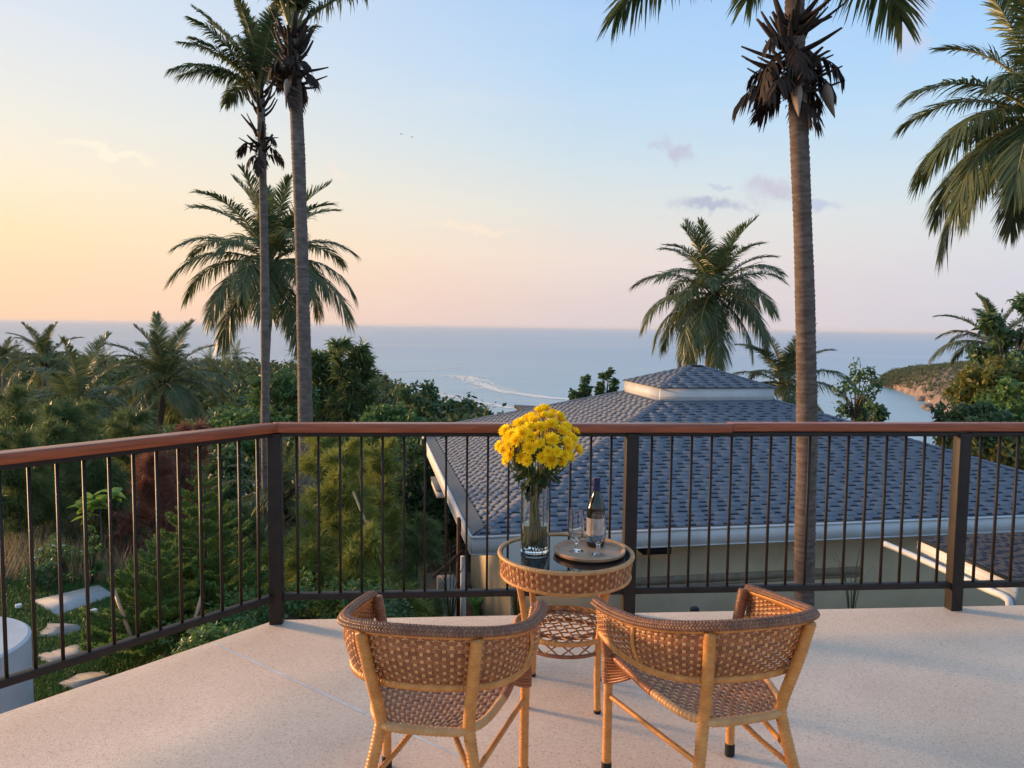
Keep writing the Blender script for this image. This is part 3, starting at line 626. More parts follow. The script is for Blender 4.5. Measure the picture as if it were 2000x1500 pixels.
def chair_parts(t):
    F, Bk, Ct = M['cane'], M['cane_brown'], M['cane_tan']
    # back and arms: one woven band between rim and hoop
    def S(a, b):
        i = np.clip(a, -.01, 1.01) * 160
        g = lambda Q: np.stack([np.interp(i, np.arange(161), Q[:, k]) for k in range(3)], -1)
        r_, h_ = g(RIM), g(HOOP); r_ = r_ * np.array([.985, .985, 1]) - np.array([0, 0, .008])
        bulge = np.sin(np.pi * np.clip(b, 0, 1))[..., None] * .012 * unit(r_ * np.array([1, 1, 0]))
        return h_ + (r_ - h_) * b[..., None] + bulge
    m_ = MB(); weave(m_, S, 58, 15, .50, 1.02, .0022); build(m_, 'backrest', [Ct, Bk], t)
    m_ = MB(); braid(m_, RIM, [(.015, -.004), (.009, .003), (.001, .007), (-.007, .006), (-.013, .001)], .0064, .019); build(m_, 'top_rail', M['cane_dark'], t, smooth=True)
    m_ = MB(); wtube(m_, RIM[::8] + np.array([0, 0, -.013]), .0095); build(m_, 'rail_core', F, t, smooth=True)
    m_ = MB(); wtube(m_, HOOP[::8], .0125); build(m_, 'lower_hoop', F, t, smooth=True)
    def Sq(a, b):
        w = np.interp(b, [-.1, 0, .06, .2, .5, 1, 1.1], [.09, .09, .135, .172, .205, .228, .228]); y = -.215 + .45 * b
        x = (2 * a - 1) * w; return np.stack([x, y, (.412 + .018 * b) - .012 * np.cos(x / .228 * 1.5) * np.sin(np.pi * np.clip(b, 0, 1))], -1)
    m_ = MB(); weave(m_, Sq, 22, 24, .56, 1.02, .0022); build(m_, 'seat', [Ct, Bk], t)
    bb = np.linspace(0, 1, 12); e = np.concatenate([Sq(np.zeros(12), bb)[::-1], Sq(np.ones(12), bb)]) + np.array([0, 0, -.006])
    m_ = MB(); wtube(m_, e[6:18], .013, .013); build(m_, 'seat_frame', Ct, t, smooth=True)
    m_ = MB(); wtube(m_, e[:7], .013, .012); wtube(m_, e[17:], .013, .012); wtube(m_, [e[0], e[-1]], .013, .012); build(m_, 'seat_side', Bk, t, smooth=True)
    for s_ in (-1, 1):
        m_ = MB(); wtube(m_, [(s_ * .241, .248, .022), (s_ * .241, .248, .20), (s_ * .242, .247, .335)], .0155); lg = build(m_, 'front_leg', F, t, smooth=True)
        m_ = MB(); m_.lathe([(0, 0), (.0165, 0), (.018, .004), (.018, .042), (.0165, .046), (0, .046)], 12, (s_ * .241, .248, 0)); build(m_, 'foot_cap', M['rubber'], lg, smooth=True)
        m_ = MB(); wtube(m_, [(s_ * .203, -.279, .022), (s_ * .168, -.240, .20), (s_ * .133, -.203, .38), (s_ * .130, -.206, .44), (s_ * .147, -.247, .58), (s_ * .162, -.277, .706)], .0175, .011); lg = build(m_, 'rear_leg', F, t, smooth=True)
        m_ = MB(); m_.lathe([(0, 0), (.018, 0), (.0195, .004), (.0195, .038), (.018, .042), (0, .042)], 12, (s_ * .203, -.279, 0)); build(m_, 'foot_cap', M['rubber'], lg, smooth=True)
        m_ = MB(); wtube(m_, [(s_ * .243, .247, .335), (s_ * .247, .247, .44), (s_ * .262, .247, .54), (s_ * .276, .246, .615)], .0195, .008); build(m_, 'arm_post', M['cane_dark'], t, smooth=True)
        m_ = MB()
        for q in range(9):                                   # strips lashing the seat corner to the post
            z = .335 + q * .0105; m_.tube(interp_path([(s_ * .262, .247, z), (s_ * .243, .222, z + .006), (s_ * .205, .150 + .006 * q, .385 + q * .004), (s_ * .185, .16, .40)], 9), .0052, 5)
        build(m_, 'corner_binding', Bk, t, smooth=True)
        m_ = MB(); wtube(m_, [(s_ * .238, .24, .285), (s_ * .19, .0, .285), (s_ * .150, -.215, .29)], .0085); build(m_, 'side_stretcher', F, t, smooth=True)
        m_ = MB(); wtube(m_, [(s_ * .168, -.235, .235), (s_ * .09, -.12, .30), (s_ * .02, -.03, .385)], .0085); build(m_, 'brace', F, t, smooth=True)
        k = 30 if s_ < 0 else 130
        m_ = MB(); wtube(m_, [HOOP[k], (HOOP[k] + RIM[k]) / 2 + unit(HOOP[k] * np.array([1, 1, 0])) * .016, RIM[k] - np.array([0, 0, .02])], .0062); build(m_, 'stay', F, t, smooth=True)
chairL = thing('rattan_armchair', 'brown woven rattan armchair with its back to the viewer, the left one', 'chair', (-.214, 2.312, 0), -.121, 'rattan armchairs at the round table')
chair_parts(chairL)
def copy_tree(o, parent=None):
    c = o.copy(); COL.objects.link(c); c.parent = parent
    for ch in o.children: copy_tree(ch, c)
    return c
bpy.context.view_layer.update()
chairR = copy_tree(chairL); chairR.location = (.642, 2.389, 0); chairR.rotation_euler = (0, 0, .268)
chairR['label'] = 'brown woven rattan armchair with sunlit inner arm, the right one'

TZ = .61; TC = atz(1105, 1079, TZ); TR = .282
table = thing('side_table', 'small round rattan table with black glass top between the armchairs', 'table', (TC[0], TC[1], 0))
m_ = MB(); m_.lathe([(0, TZ), (TR - .018, TZ), (TR - .015, TZ - .003), (TR - .015, TZ - .008), (0, TZ - .008)], 72); build(m_, 'glass_top', M['table_glass'], table)
def SB(a, b): th = a * 2 * np.pi; r_ = TR - .004 - .012 * (1 - b); return np.stack([r_ * np.cos(th), r_ * np.sin(th), TZ - .088 + .080 * b], -1)
m_ = MB(); weave(m_, SB, 72, 5, .48, 1.02, .002); build(m_, 'apron', [M['cane_tan'], M['cane_brown']], table)
th = np.linspace(0, 2 * np.pi, 121)
def ring(r_, z, rad, wrap=.012): q = MB(); wtube(q, np.stack([r_ * np.cos(th), r_ * np.sin(th), np.full_like(th, z)], 1), rad, wrap, 8, 0, 400); return q
build(ring(TR - .006, TZ - .001, .0095), 'top_ring', M['cane_tan'], table, smooth=True); build(ring(TR - .016, TZ - .088, .008), 'apron_ring', M['cane'], table, smooth=True)
SHZ = .30
build(ring(.205, SHZ, .011), 'shelf_ring', M['cane'], table, smooth=True); build(ring(.150, SHZ + .002, .007), 'inner_ring', M['cane_brown'], table, smooth=True); build(ring(.196, SHZ - .055, .008), 'lower_ring', M['cane_brown'], table, smooth=True)
m_ = MB()
for k in range(18):                                          # lattice border of the shelf and its skirt
    for d_ in (-1, 1):
        a0, a1 = 2 * np.pi * k / 18, 2 * np.pi * (k + d_ * 1.0) / 18
        m_.tube([(.150 * math.cos(a0), .150 * math.sin(a0), SHZ + .003 + .003 * d_), (.205 * math.cos(a1), .205 * math.sin(a1), SHZ + .003 + .003 * d_)], .0055, 5, flat=.4)
        m_.tube([(.205 * math.cos(a0), .205 * math.sin(a0), SHZ + .002 * d_), (.196 * math.cos(a1), .196 * math.sin(a1), SHZ - .055 + .002 * d_)], .0055, 5, flat=.5)
for ang in (0.3, 0.3 + np.pi / 2):
    for q in np.arange(-.126, .127, .036):
        hl_ = math.sqrt(max(0, .15 ** 2 - q * q)); c_, s_ = math.cos(ang), math.sin(ang); xs = np.linspace(-hl_, hl_, 14)
        m_.tube(np.stack([c_ * xs - s_ * q, s_ * xs + c_ * q, SHZ + .004 + .003 * np.sin(xs / .036 * np.pi + q * 87 + ang * 2)], 1), .0065, 5, flat=.35, ref=(0, 0, 1))
tag(build(m_, 'shelf_lattice', mat('light brown cane', (.46, .22, .09), (.36, .16, .06), rough=.45, scale=30), table), 'open woven lattice of the lower shelf', kind='stuff')
for k, a0 in enumerate((-52, 38, 128, 218)):
    a0 = math.radians(a0); c_, s_ = math.cos(a0), math.sin(a0)
    m_ = MB(); wtube(m_, [(r_ * c_, r_ * s_, z) for r_, z in ((.205, .012), (.200, .15), (.205, SHZ), (.228, .44), (.252, TZ - .07))], .0135); lg = build(m_, 'leg', M['cane'], table, smooth=True)
    m_ = MB(); m_.lathe([(0, 0), (.0135, 0), (.0145, .003), (.0145, .012), (0, .014)], 10, (.205 * c_, .205 * s_, 0)); build(m_, 'foot_cap', M['rubber'], lg)

# ------------------------------------------------------------------ things on the table
VP = atz(1044, 1077, TZ); vr, vh = .0585, .292
vase = thing('glass_vase', 'tall clear glass cylinder vase half full of water on the black table top', 'vase', (VP[0], VP[1], TZ + .001))
m_ = MB(); m_.lathe([(0, 0), (vr - .003, 0), (vr, .003), (vr, vh - .002), (vr - .0015, vh), (vr - .003, vh - .002), (vr - .003, .016), (vr - .007, .013), (0, .013)], 56); build(m_, 'vase_wall', M['glass'], vase, smooth=True)
m_ = MB(); m_.lathe([(0, .0135), (vr - .0085, .0135), (vr - .0034, .018), (vr - .0034, .118), (0, .118)], 48); build(m_, 'water', M['water_vase'], vase, smooth=True)
bq = thing('flower_bouquet', 'bunch of yellow chrysanthemums with dark green leaves standing in the vase', 'flowers', (VP[0], VP[1], TZ))
def flower_mesh(seed):
    r2 = np.random.default_rng(seed); q = MB()
    for lay_, (nl, ln, el) in enumerate(((17, 1.0, 8), (16, .93, 24), (14, .80, 42), (11, .60, 60), (7, .38, 76))):
        for k in range(nl):
            a = 2 * np.pi * (k + r2.uniform(-.3, .3) + lay_ * .5) / nl; e_ = math.radians(el + r2.uniform(-9, 9)); L_ = ln * r2.uniform(.85, 1.1); w = .13 * r2.uniform(.85, 1.2)
            d = np.array([math.cos(a) * math.cos(e_), math.sin(a) * math.cos(e_), math.sin(e_)]); sd = np.array([-math.sin(a), math.cos(a), 0]); nn_ = np.cross(d, sd) * -1
            b0 = np.array([0, 0, .05 * lay_]); p = [b0 + d * .08 - sd * w * .4, b0 + d * .08 + sd * w * .4, b0 + d * L_ * .6 + sd * w + nn_ * .05, b0 + d * L_ * .6 - sd * w + nn_ * .05, b0 + d * L_ + sd * w * .45 - nn_ * .06, b0 + d * L_ - sd * w * .45 - nn_ * .06, b0 + d * L_ * .62 - nn_ * .02]
            q.add(p, [[0, 1, 2, 6], [0, 6, 3, 3]][0]); q.f.append((np.array([[q.n - 7, q.n - 1, q.n - 4]]), 0)); q.f.append((np.array([[q.n - 1, q.n - 5, q.n - 3, q.n - 2], [q.n - 1, q.n - 2, q.n - 4, q.n - 4]][0:1]), 0)); q.f.append((np.array([[q.n - 1, q.n - 2, q.n - 4]]), 0))
    q.lathe([(0, -.22), (.10, -.2), (.30, -.06), (.34, .06), (.0, .12)], 10, mi=1, support=False)
    return q.mesh('flower')
fm = [flower_mesh(k) for k in range(4)]
for f_ in fm: f_.materials.append(M['petal']); f_.materials.append(M['petal_core'])
def aim(d):  # rotation taking +Z to d
    return Vector(d).to_track_quat('Z', 'Y').to_euler()
heads = []; r3 = np.random.default_rng(21)
for tries in range(6000):
    if len(heads) >= 80: break
    d = unit(r3.normal(size=3)); 
    if d[2] < -.55: continue
    k_ = r3.uniform(.84, 1.08); p = np.array([.012 + d[0] * .155 * k_, d[1] * .14 * k_, .452 + d[2] * .115 * k_ + (.025 if d[0] > 0 else 0) * max(d[2], 0)])
    rad = r3.uniform(.023, .036)
    if any(np.linalg.norm(p - h[0]) < (rad + h[1]) * .68 for h in heads): continue
    heads.append((p, rad, unit(d * .8 + np.array([0, 0, .45]))))
heads.append((np.array([-.058, -.118, .512]), .042, unit([-.25, -.8, .5])))
for i, (p, rad, d) in enumerate(heads):
    fl = place('flower', fm[i % 4], None, bq, tuple(p), aim(d), rad)
    fl.rotation_euler.rotate_axis('Z', float(r3.uniform(0, 6.28)))
    a = math.atan2(p[1], p[0]); neck = np.array([.034 * math.cos(a), .034 * math.sin(a), .292]) * [r3.uniform(.3, 1), r3.uniform(.3, 1), 1]; ft = np.array([-.036 * math.cos(a + r3.uniform(-.8, .8)), -.036 * math.sin(a + r3.uniform(-.8, .8)), .022])
    P_ = interp_path([p - d * rad * .2, p * .62 + neck * .38 - [0, 0, .03], neck, ft], 16)
    mw = Matrix.LocRotScale(fl.location, fl.rotation_euler, fl.scale).inverted()
    P_ = np.array([tuple(mw @ Vector(q)) for q in P_])
    q = MB(); q.tube(P_, .0022 / rad, 5); build(q, 'stem', M['stem'], fl, smooth=True)
q = MB(); o_ = []                                            # lobed leaf
out = [(0, 0), (.16, .10), (.30, .08), (.36, .24), (.52, .16), (.58, .30), (.74, .16), (.80, .20), (1, 0)]
vs = [(x, y, -.25 * x * x + .1 * abs(y)) for x, y in out] + [(x, -y, -.25 * x * x + .1 * abs(y)) for x, y in out[1:-1]]
ax = [(x, 0, -.25 * x * x) for x, _ in out]
q.add(ax + [(x, y, -.25 * x * x + .12 * y) for x, y in out] + [(x, -y, -.25 * x * x + .12 * y) for x, y in out], [[0, 1, 10, 9]])
n_ = len(out)
for k in range(1, n_ - 1): q.f.append((np.array([[k, k + 1, n_ + k + 1, n_ + k]]), 0))
for k in range(0, n_ - 1): q.f.append((np.array([[k, 2 * n_ + k, 2 * n_ + k + 1, k + 1]]), 0))
lm = q.mesh('leaf'); lm.materials.append(M['flower_leaf'])
for k in range(95):
    a = r3.uniform(0, 6.283); z = r3.uniform(.29, .46); r_ = .03 + (z - .27) * .42 * r3.uniform(.4, 1); 
    if r3.uniform() < .14: r_ += .03
    o = place('leaf', lm, None, bq, (r_ * math.cos(a) + .008, r_ * math.sin(a), z), (r3.uniform(-.6, .6), r3.uniform(-.5, .9), a + r3.uniform(-.7, .7)), float(r3.uniform(.045, .078)))

TRP = atz(1151, 1076, TZ + .012); TRR = .150
tray = thing('serving_tray', 'round wooden serving tray with bottle and glasses', 'tray', (TRP[0], TRP[1], TZ + .001))
m_ = MB(); m_.lathe([(0, 0), (TRR - .018, 0), (TRR - .004, .008), (TRR, .019), (TRR - .004, .0225), (TRR - .010, .019), (TRR - .018, .009), (0, .008)], 64); build(m_, 'tray_body', M['tray'], tray, smooth=True)
tz = TZ + .0095
BP = atz(1163, 1066, tz)
bt = thing('wine_bottle', 'dark green wine bottle with navy cap and cream label on the tray', 'bottle', (BP[0], BP[1], tz))
m_ = MB(); m_.lathe([(0, .004), (.028, .0), (.036, .003), (.0385, .010), (.0388, .150), (.0375, .168), (.031, .192), (.0225, .212), (.0165, .230), (.0148, .246), (.0148, .292), (0, .292)], 40); build(m_, 'bottle_body', M['bottle_glass'], bt, smooth=True)
m_ = MB(); m_.lathe([(.0152, .240), (.0158, .241), (.0158, .2935), (.0150, .2955), (0, .2958)], 32); build(m_, 'cap', M['capsule'], bt, smooth=True)
m_ = MB(); m_.lathe([(.0390, .050), (.0393, .0505), (.0393, .124), (.0390, .1245)], 40); lb = build(m_, 'label', M['paper'], bt, smooth=True)
m_ = MB(); m_.lathe([(.0391, .022), (.0394, .0225), (.0394, .0495), (.0391, .0498)], 40); build(m_, 'label_foot', M['label_blue'], bt, smooth=True)
m_ = MB()
for z in (.098, .090, .082):
    tt = np.linspace(-.35, .35, 9) - 1.9; m_.grid(np.stack([np.stack([.0396 * np.cos(tt), .0396 * np.sin(tt), np.full_like(tt, z + h)], 1) for h in (0, .002)], 0))
build(m_, 'label_line', mat('grey label print', (.25, .2, .2), rough=.6), lb)
def goblet(px, py, h, label):
    p = atz(px, py, tz); g = thing('wine_glass', label, 'glass', (p[0], p[1], tz), 0, 'empty stemmed glasses on the tray')
    k = h / .175
    outer = [(0, .0), (.028, 0), (.030, .002), (.024, .005), (.010, .010), (.0065, .020), (.0062, .030), (.0095, .036), (.0070, .042), (.012, .050), (.024, .060), (.0305, .075), (.0325, .095), (.0310, .130), (.0292, .175)]
    inner = [(.0282, .175), (.0298, .130), (.0312, .095), (.0292, .077), (.022, .063), (.010, .054), (0, .053)]
    m2 = MB(); m2.lathe([(a * k, b * k) for a, b in outer + inner], 40); build(m2, 'glass_body', M['glass'], g, smooth=True)
goblet(1125, 1076, .176, 'empty clear stemmed glass at the left edge of the tray')
goblet(1168, 1084, .172, 'empty clear stemmed glass in front of the wine bottle')
# ------------------------------------------------------------------ vegetation helpers
def leafcloud(n, centers, spread, size, aspect=.5, droop=.0, r=rng, upb=.5):
    c = centers[r.integers(0, len(centers), n)]; off = r.normal(size=(n, 3)); off = off / np.linalg.norm(off, axis=1)[:, None] * (r.uniform(0, 1, (n, 1)) ** .45) * np.asarray(spread)
    p = c + off
    nrm = unit(off * .5 + r.normal(size=(n, 3)) * .6 * np.max(spread) + np.array([0, 0, upb * np.max(spread)])); d = unit(np.cross(nrm, r.normal(size=(n, 3)))); d = unit(d - np.array([0, 0, droop])); w = unit(np.cross(nrm, d))
    s_ = size * r.uniform(.6, 1.3, (n, 1))
    v = np.stack([p, p + d * s_ * .5 + w * s_ * aspect * .5, p + d * s_, p + d * s_ * .5 - w * s_ * aspect * .5], 1).reshape(-1, 3)
    return v, np.arange(4 * n).reshape(-1, 4)
def clumps(n, c, rad, r=rng, shell=.55, flat_bottom=.35):
    d = unit(r.normal(size=(n * 3, 3))); d = d[d[:, 2] > -flat_bottom - .4][:n]
    lump = 1 + .22 * np.sin(d[:, :1] * 5 + d[:, 1:2] * 4 + 1.3) + .15 * np.sin(d[:, 2:] * 7 + d[:, :1] * 6)
    return np.asarray(c) + d * np.asarray(rad) * (shell + (1 - shell) * r.uniform(0, 1, (len(d), 1)) ** .6) * lump
def tree(name, label, cat, px, py, rx, ry, y, leafm, nleaf, size, ncl=40, group=None, trunk_m='bark', aspect=.5, spread=.30, base_z=None, trunk_r=None, shell=.55, droop=.1):
    c = at(px, py, y); RX, RZ = rx * y / FPX, ry * y / FPX
    bz = float(ground_z(c[0], c[1])) if base_z is None else base_z
    t = thing(name, label, cat, (c[0], c[1], bz), 0, group)
    cl = np.array([0, 0, c[2] - bz]); C_ = clumps(ncl, cl, (RX, RX, RZ), shell=shell)
    tr = trunk_r or max(.05, RX * .06)
    m_ = MB(); fork = np.array([0, 0, max(.3, c[2] - bz - RZ * .55)])
    m_.tube(interp_path([(0, 0, -.2), fork * .5 + [RX * .04, 0, 0], fork], 8), np.linspace(tr * 1.3, tr * .85, 8), 7)
    for q in C_[:: max(1, len(C_) // 16)]:
        m_.tube(interp_path([fork - [0, 0, .1], fork * .5 + q * .5 + [0, 0, RZ * .08], q], 7), np.linspace(tr * .6, tr * .12, 7), 5, cap=False)
    build(m_, 'trunk', M[trunk_m], t, smooth=True)
    m_ = MB(); m_.add(*leafcloud(nleaf, C_, spread * min(RX, RZ), size, aspect, droop)); build(m_, 'crown', leafm, t)
    return t
def frond_mesh(L, e0, droop, nl=62, leaf=.85, hang=.55, vee=.35, w=.05, seed=0, mats=('rachis', 'frond'), bare=.16, gap=0.0):
    r = np.random.default_rng(seed); n = 18; s_ = np.linspace(0, 1, n); ang = e0 - droop * s_ ** 1.35
    ds = L / (n - 1); P = np.zeros((n, 3)); bend = r.uniform(-.12, .12)
    for i in range(1, n):
        h = math.cos(ang[i]) * ds; P[i] = P[i - 1] + [h * math.cos(bend * s_[i] * 2), h * math.sin(bend * s_[i] * 2), math.sin(ang[i]) * ds]
    m_ = MB(); m_.tube(P, np.linspace(.042, .006, n) * (L / 4) ** .5, 5, 0, cap=False)
    T = unit(np.gradient(P, axis=0)); lat = unit(np.cross([0, 0, 1.0], T) + 1e-6); N_ = np.cross(T, lat)
    sk = bare + (1 - bare) * (np.arange(nl) + .5) / nl
    for sd in (-1, 1):
        k = sk + r.uniform(-.3, .3, nl) * (1 - bare) / nl; k = np.clip(k, 0, 1); keep = r.uniform(size=nl) > gap; k = k[keep]; m = len(k)
        I = lambda Q: np.stack([np.interp(k, s_, Q[:, q]) for q in range(3)], 1)
        p, t, la, nn_ = I(P), I(T), I(lat) * sd, I(N_)
        phi = np.radians(np.interp(k, [0, .5, 1], [78, 58, 18]) + r.normal(0, 5, m))[:, None]
        d0 = unit(t * np.cos(phi) + la * np.sin(phi) + nn_ * (vee + r.normal(0, .1, (m, 1))))
        ln = (leaf * np.interp(k, [0, bare + .02, .35, .7, 1], [.35, .5, 1, .85, .42]) * r.uniform(.85, 1.08, m))[:, None]
        q = np.array([0, .33, .68, 1.0]); hg = hang * r.uniform(.7, 1.3, (m, 1))
        pts = [p + d0 * ln * a - np.array([0, 0, 1]) * hg * ln * a * a for a in q]
        wd_ = unit(np.cross(d0, nn_ + r.normal(0, .35, (m, 3)))) * w / 2
        V = np.stack([pts[0] - wd_ * .5, pts[0] + wd_ * .5, pts[1] - wd_, pts[1] + wd_, pts[2] - wd_ * .75, pts[2] + wd_ * .75, pts[3]], 1)
        b = np.arange(m)[:, None] * 7; st = m_.n
        m_.add(V.reshape(-1, 3), np.concatenate([b + [0, 1, 3, 2], b + [2, 3, 5, 4]]), 1)
        m_.f.append((b + st + np.array([4, 5, 6]), 1))
    me = m_.mesh('frond')
    for q in mats: me.materials.append(M[q])
    return me
FR = {}; FRL = {}
def frond_set(key, L, elevs, seeds=2, **k):
    if key not in FR: FR[key] = [(e, [frond_mesh(L, math.radians(e), math.radians(dr), seed=hash((key, i, q)) % 9999 if False else i * 17 + q * 5 + len(FR) * 101, **{**k, **kw}) for q in range(seeds)]) for i, (e, dr, kw) in enumerate(elevs)]
    return FR[key]
STD = [(82, 40, dict(vee=.5, hang=.25)), (62, 62, dict(vee=.4, hang=.4)), (42, 78, dict(hang=.55)), (20, 82, dict(hang=.7, vee=.2)), (-4, 74, dict(hang=.75, vee=.1)), (-32, 52, dict(hang=.8, vee=0.0))]
UP = [(84, 26, dict(vee=.5, hang=.3)), (70, 34, dict(vee=.4, hang=.45)), (54, 44, dict(hang=.6)), (34, 60, dict(hang=.7, vee=.2)), (5, 65, dict(hang=.75, vee=.1)), (-25, 50, dict(hang=.8, vee=0.0))]
def palm(label, crown_px, y, L, path_px, trunk_r, counts=(4, 5, 6, 6, 5, 3), leaf=None, bark='palm_bark', seed=1, ring_step=.075, key=None, nl=62, group='coconut palms', name='coconut_palm', old=True, azbias=None, elevs=None):
    r = np.random.default_rng(seed); cpos = at(*crown_px, y)
    pts = [at(*p, y) for p in path_px]
    bz = pts[-1][2]; t = thing(name, label, 'palm tree', tuple(pts[-1]), 0, group); O = pts[-1]
    path = interp_path([cpos - [0, 0, .1]] + pts, 60) - O; path = path[::-1]
    if trunk_r:
        Pq = resample(path, ring_step / 4); k = np.arange(len(Pq)) % 4; f = np.linspace(1.12, .92, len(Pq))
        ph = np.cumsum(r.uniform(.55, 1.5, len(Pq))) % 4; rr = trunk_r * f * np.interp(ph, [0, 1.2, 2.6, 3.4, 4], [.97, 1.0, 1.035, 1.0, .97]) * (1 + r.normal(0, .014, len(Pq))) * (1 + .035 * np.sin(np.arange(len(Pq)) * .021 + seed) + .02 * np.sin(np.arange(len(Pq)) * .067 + seed * 2))
        rr[:16] *= np.linspace(1.3, 1, 16)[:len(rr[:16])]
        m_ = MB(); m_.tube(Pq, rr, 14); build(m_, 'trunk', M[bark], t, smooth=True)
    FS = frond_set(key or (round(L, 1), nl), L, elevs or STD, nl=int(nl * 1.5), leaf=leaf or L * .25, w=.042 * (L / 3.4) ** .5)
    FL = FRL.setdefault(key or (round(L, 1), nl), L); fk = L / FL
    C0 = cpos - O
    for (e, ms), n in zip(FS, counts):
        a0 = r.uniform(0, 6.28)
        for k in range(n):
            az = a0 + 2 * np.pi * k / max(n, 1) + r.normal(0, .22)
            if azbias is not None and math.cos(az - azbias) < -.3 and r.uniform() < .55: az += np.pi
            place('frond', ms[int(r.integers(len(ms)))], None, t, tuple(C0 + [r.normal(0, .03), r.normal(0, .03), r.normal(0, .04)]), (r.normal(0, .10), r.normal(0, .07), az), float(r.uniform(.86, 1.08)) * fk)
    m_ = MB()
    for k in range(14):
        a = 2.4 * k; z = -.32 + .035 * k; d = np.array([math.cos(a), math.sin(a), .9]); b0 = C0 + [math.cos(a) * .08, math.sin(a) * .08, z - .15]
        m_.tube(interp_path([b0, b0 + d * .14, b0 + d * .26 + [0, 0, .1]], 6), np.linspace(.075, .03, 6) * (trunk_r or .12) / .13, 6, flat=.5)
    build(m_, 'leaf_base', M['boot'], t, smooth=True)
    if old:
        for k in range(3):
            m_ = MB(); a = r.uniform(0, 6.28); b0 = C0 + np.array([math.cos(a), math.sin(a), 0]) * .16 - [0, 0, .3]
            m_.lathe([(0, -.13), (.06, -.10), (.10, -.02), (.095, .06), (.04, .12), (0, .13)], 10, tuple(b0)); build(m_, 'coconut', M['boot'], t, smooth=True)
    return t, C0, r
def dead_skirt(t, C0, r, n_stub, n_dead, n_pod, zr, rad, L):
    for k in range(n_stub):
        a = r.uniform(0, 6.28); z = r.uniform(*zr); e_ = r.uniform(.1, 1.1) * (1 if z > (zr[0] + zr[1]) / 2 else .5); ln = L * r.uniform(.45, .95)
        d = np.array([math.cos(a) * math.cos(e_), math.sin(a) * math.cos(e_), math.sin(e_)]); b0 = C0 + np.array([math.cos(a) * rad, math.sin(a) * rad, z])
        m_ = MB(); m_.tube(interp_path([b0, b0 + d * ln * .5, b0 + d * ln + [0, 0, ln * .05]], 7), np.linspace(.075, .022, 7) * rad / .14, 6, flat=.45); build(m_, 'leaf_stub', M['boot'], t, smooth=True)
    ms = [frond_mesh(L * f, math.radians(e), math.radians(dr), nl=15, leaf=L * .42, hang=.9, vee=-.1, w=.05, seed=70 + i, mats=('boot', 'dead'), bare=.30, gap=.15) for i, (f, e, dr) in enumerate(((1.3, 25, 95), (1.15, 0, 85), (1.2, -20, 70), (1.0, 45, 100)))]
    for k in range(n_dead):
        place('dead_frond', ms[k % 4], None, t, tuple(C0 + [0, 0, r.uniform(zr[0], zr[0] * .3 + zr[1] * .7)]), (r.normal(0, .2), 0, 2 * np.pi * k / n_dead + r.normal(0, .3)), float(r.uniform(.8, 1.15)))
    m_ = MB(); d_ = unit(r.normal(size=(500, 3)) * [1, 1, .5]); b_ = C0 + d_ * rad * [.9, .9, .5] + np.stack([0 * d_[:, 0], 0 * d_[:, 0], r.uniform(zr[0], zr[1], 500)], 1); tip = b_ + (d_ + [0, 0, .1]) * r.uniform(.06, .22, (500, 1)) * L; w_ = unit(np.cross(d_, [0, 0, 1.0])) * .012
    m_.add(np.stack([b_ - w_, b_ + w_, tip], 1).reshape(-1, 3), np.arange(1500).reshape(-1, 3)); tag(build(m_, 'fibre', M['dead'], t), 'dry brown fibre between the old leaf bases', kind='stuff')
    for k, (a, z) in enumerate(((-1.62, .12), (-.35, .22), (2.6, .1))[:n_pod]):
        b0 = C0 + np.array([math.cos(a) * rad * (1.9 + 1.6 * k), math.sin(a) * rad * 2.2, zr[0] + z * L]); d = np.array([math.cos(a) * .35, math.sin(a) * .35, -1])
        m_ = MB(); P_ = interp_path([b0 + [0, 0, .1 * L], b0 + d * L * .22, b0 + d * L * .62], 12); m_.tube(P_, np.array([.3, .65, .9, 1, 1, .95, .85, .7, .55, .4, .22, .05]) * .17 * L, 10, flat=.55); build(m_, 'spathe', M['pod'], t, smooth=True)

# ------------------------------------------------------------------ palms
t, C0, r = palm('tall coconut palm with ringed brown trunk standing in front of the shingle roof', (1552, -80), 10.0, 3.6, [(1553, 80), (1558, 200), (1567, 420), (1573, 620), (1576, 850), (1572, 1050), (1570, 1290)], .121, counts=(4, 5, 2, 4, 0, 0), elevs=UP[:2] + [(52, 92, dict(hang=.5)), (40, 66, dict(hang=.5, vee=.05))] + UP[4:], key='big', bark='palm_bark_b', seed=4, ring_step=.07, nl=64, leaf=1.0, old=False)
dead_skirt(t, C0, r, 60, 18, 2, (-1.74, -.72), .125, .60)
t, C0, r = palm('tallest coconut palm with smooth grey trunk at the left rail corner', (571, 62), 13.0, 2.5, [(577, 180), (585, 360), (592, 600), (597, 850), (601, 1100), (603, 1180)], .112, counts=(5, 6, 3, 0, 0, 0), elevs=UP, key='up1', seed=9, ring_step=.06, nl=64, old=False)
dead_skirt(t, C0, r, 24, 9, 1, (-.95, -.20), .12, .5)
t, C0, r = palm('slender coconut palm with thin trunk just left of the tallest palm', (509, 180), 16.0, 1.85, [(512, 300), (516, 480), (518, 700), (519, 900), (524, 1060), (526, 1140)], .086, counts=(3, 6, 7, 3, 0, 0), elevs=UP, key='up2', seed=12, ring_step=.06, nl=60, old=False, azbias=math.pi)
dead_skirt(t, C0, r, 14, 8, 0, (-1.35, -.75), .11, .45)
palm('full spreading coconut palm seen between the two slim grey trunks', (528, 515), 26.0, 3.35, [(524, 620), (516, 800), (510, 960), (506, 1110)], .12, seed=15, nl=60, counts=(5, 6, 7, 7, 6, 4))
palm('coconut palm with full round crown rising behind the roof lantern', (1392, 575), 32.0, 3.5, [(1390, 640), (1383, 740), (1378, 840)], .17, seed=21, nl=60, counts=(5, 7, 8, 8, 7, 5), bark='palm_bark_b')
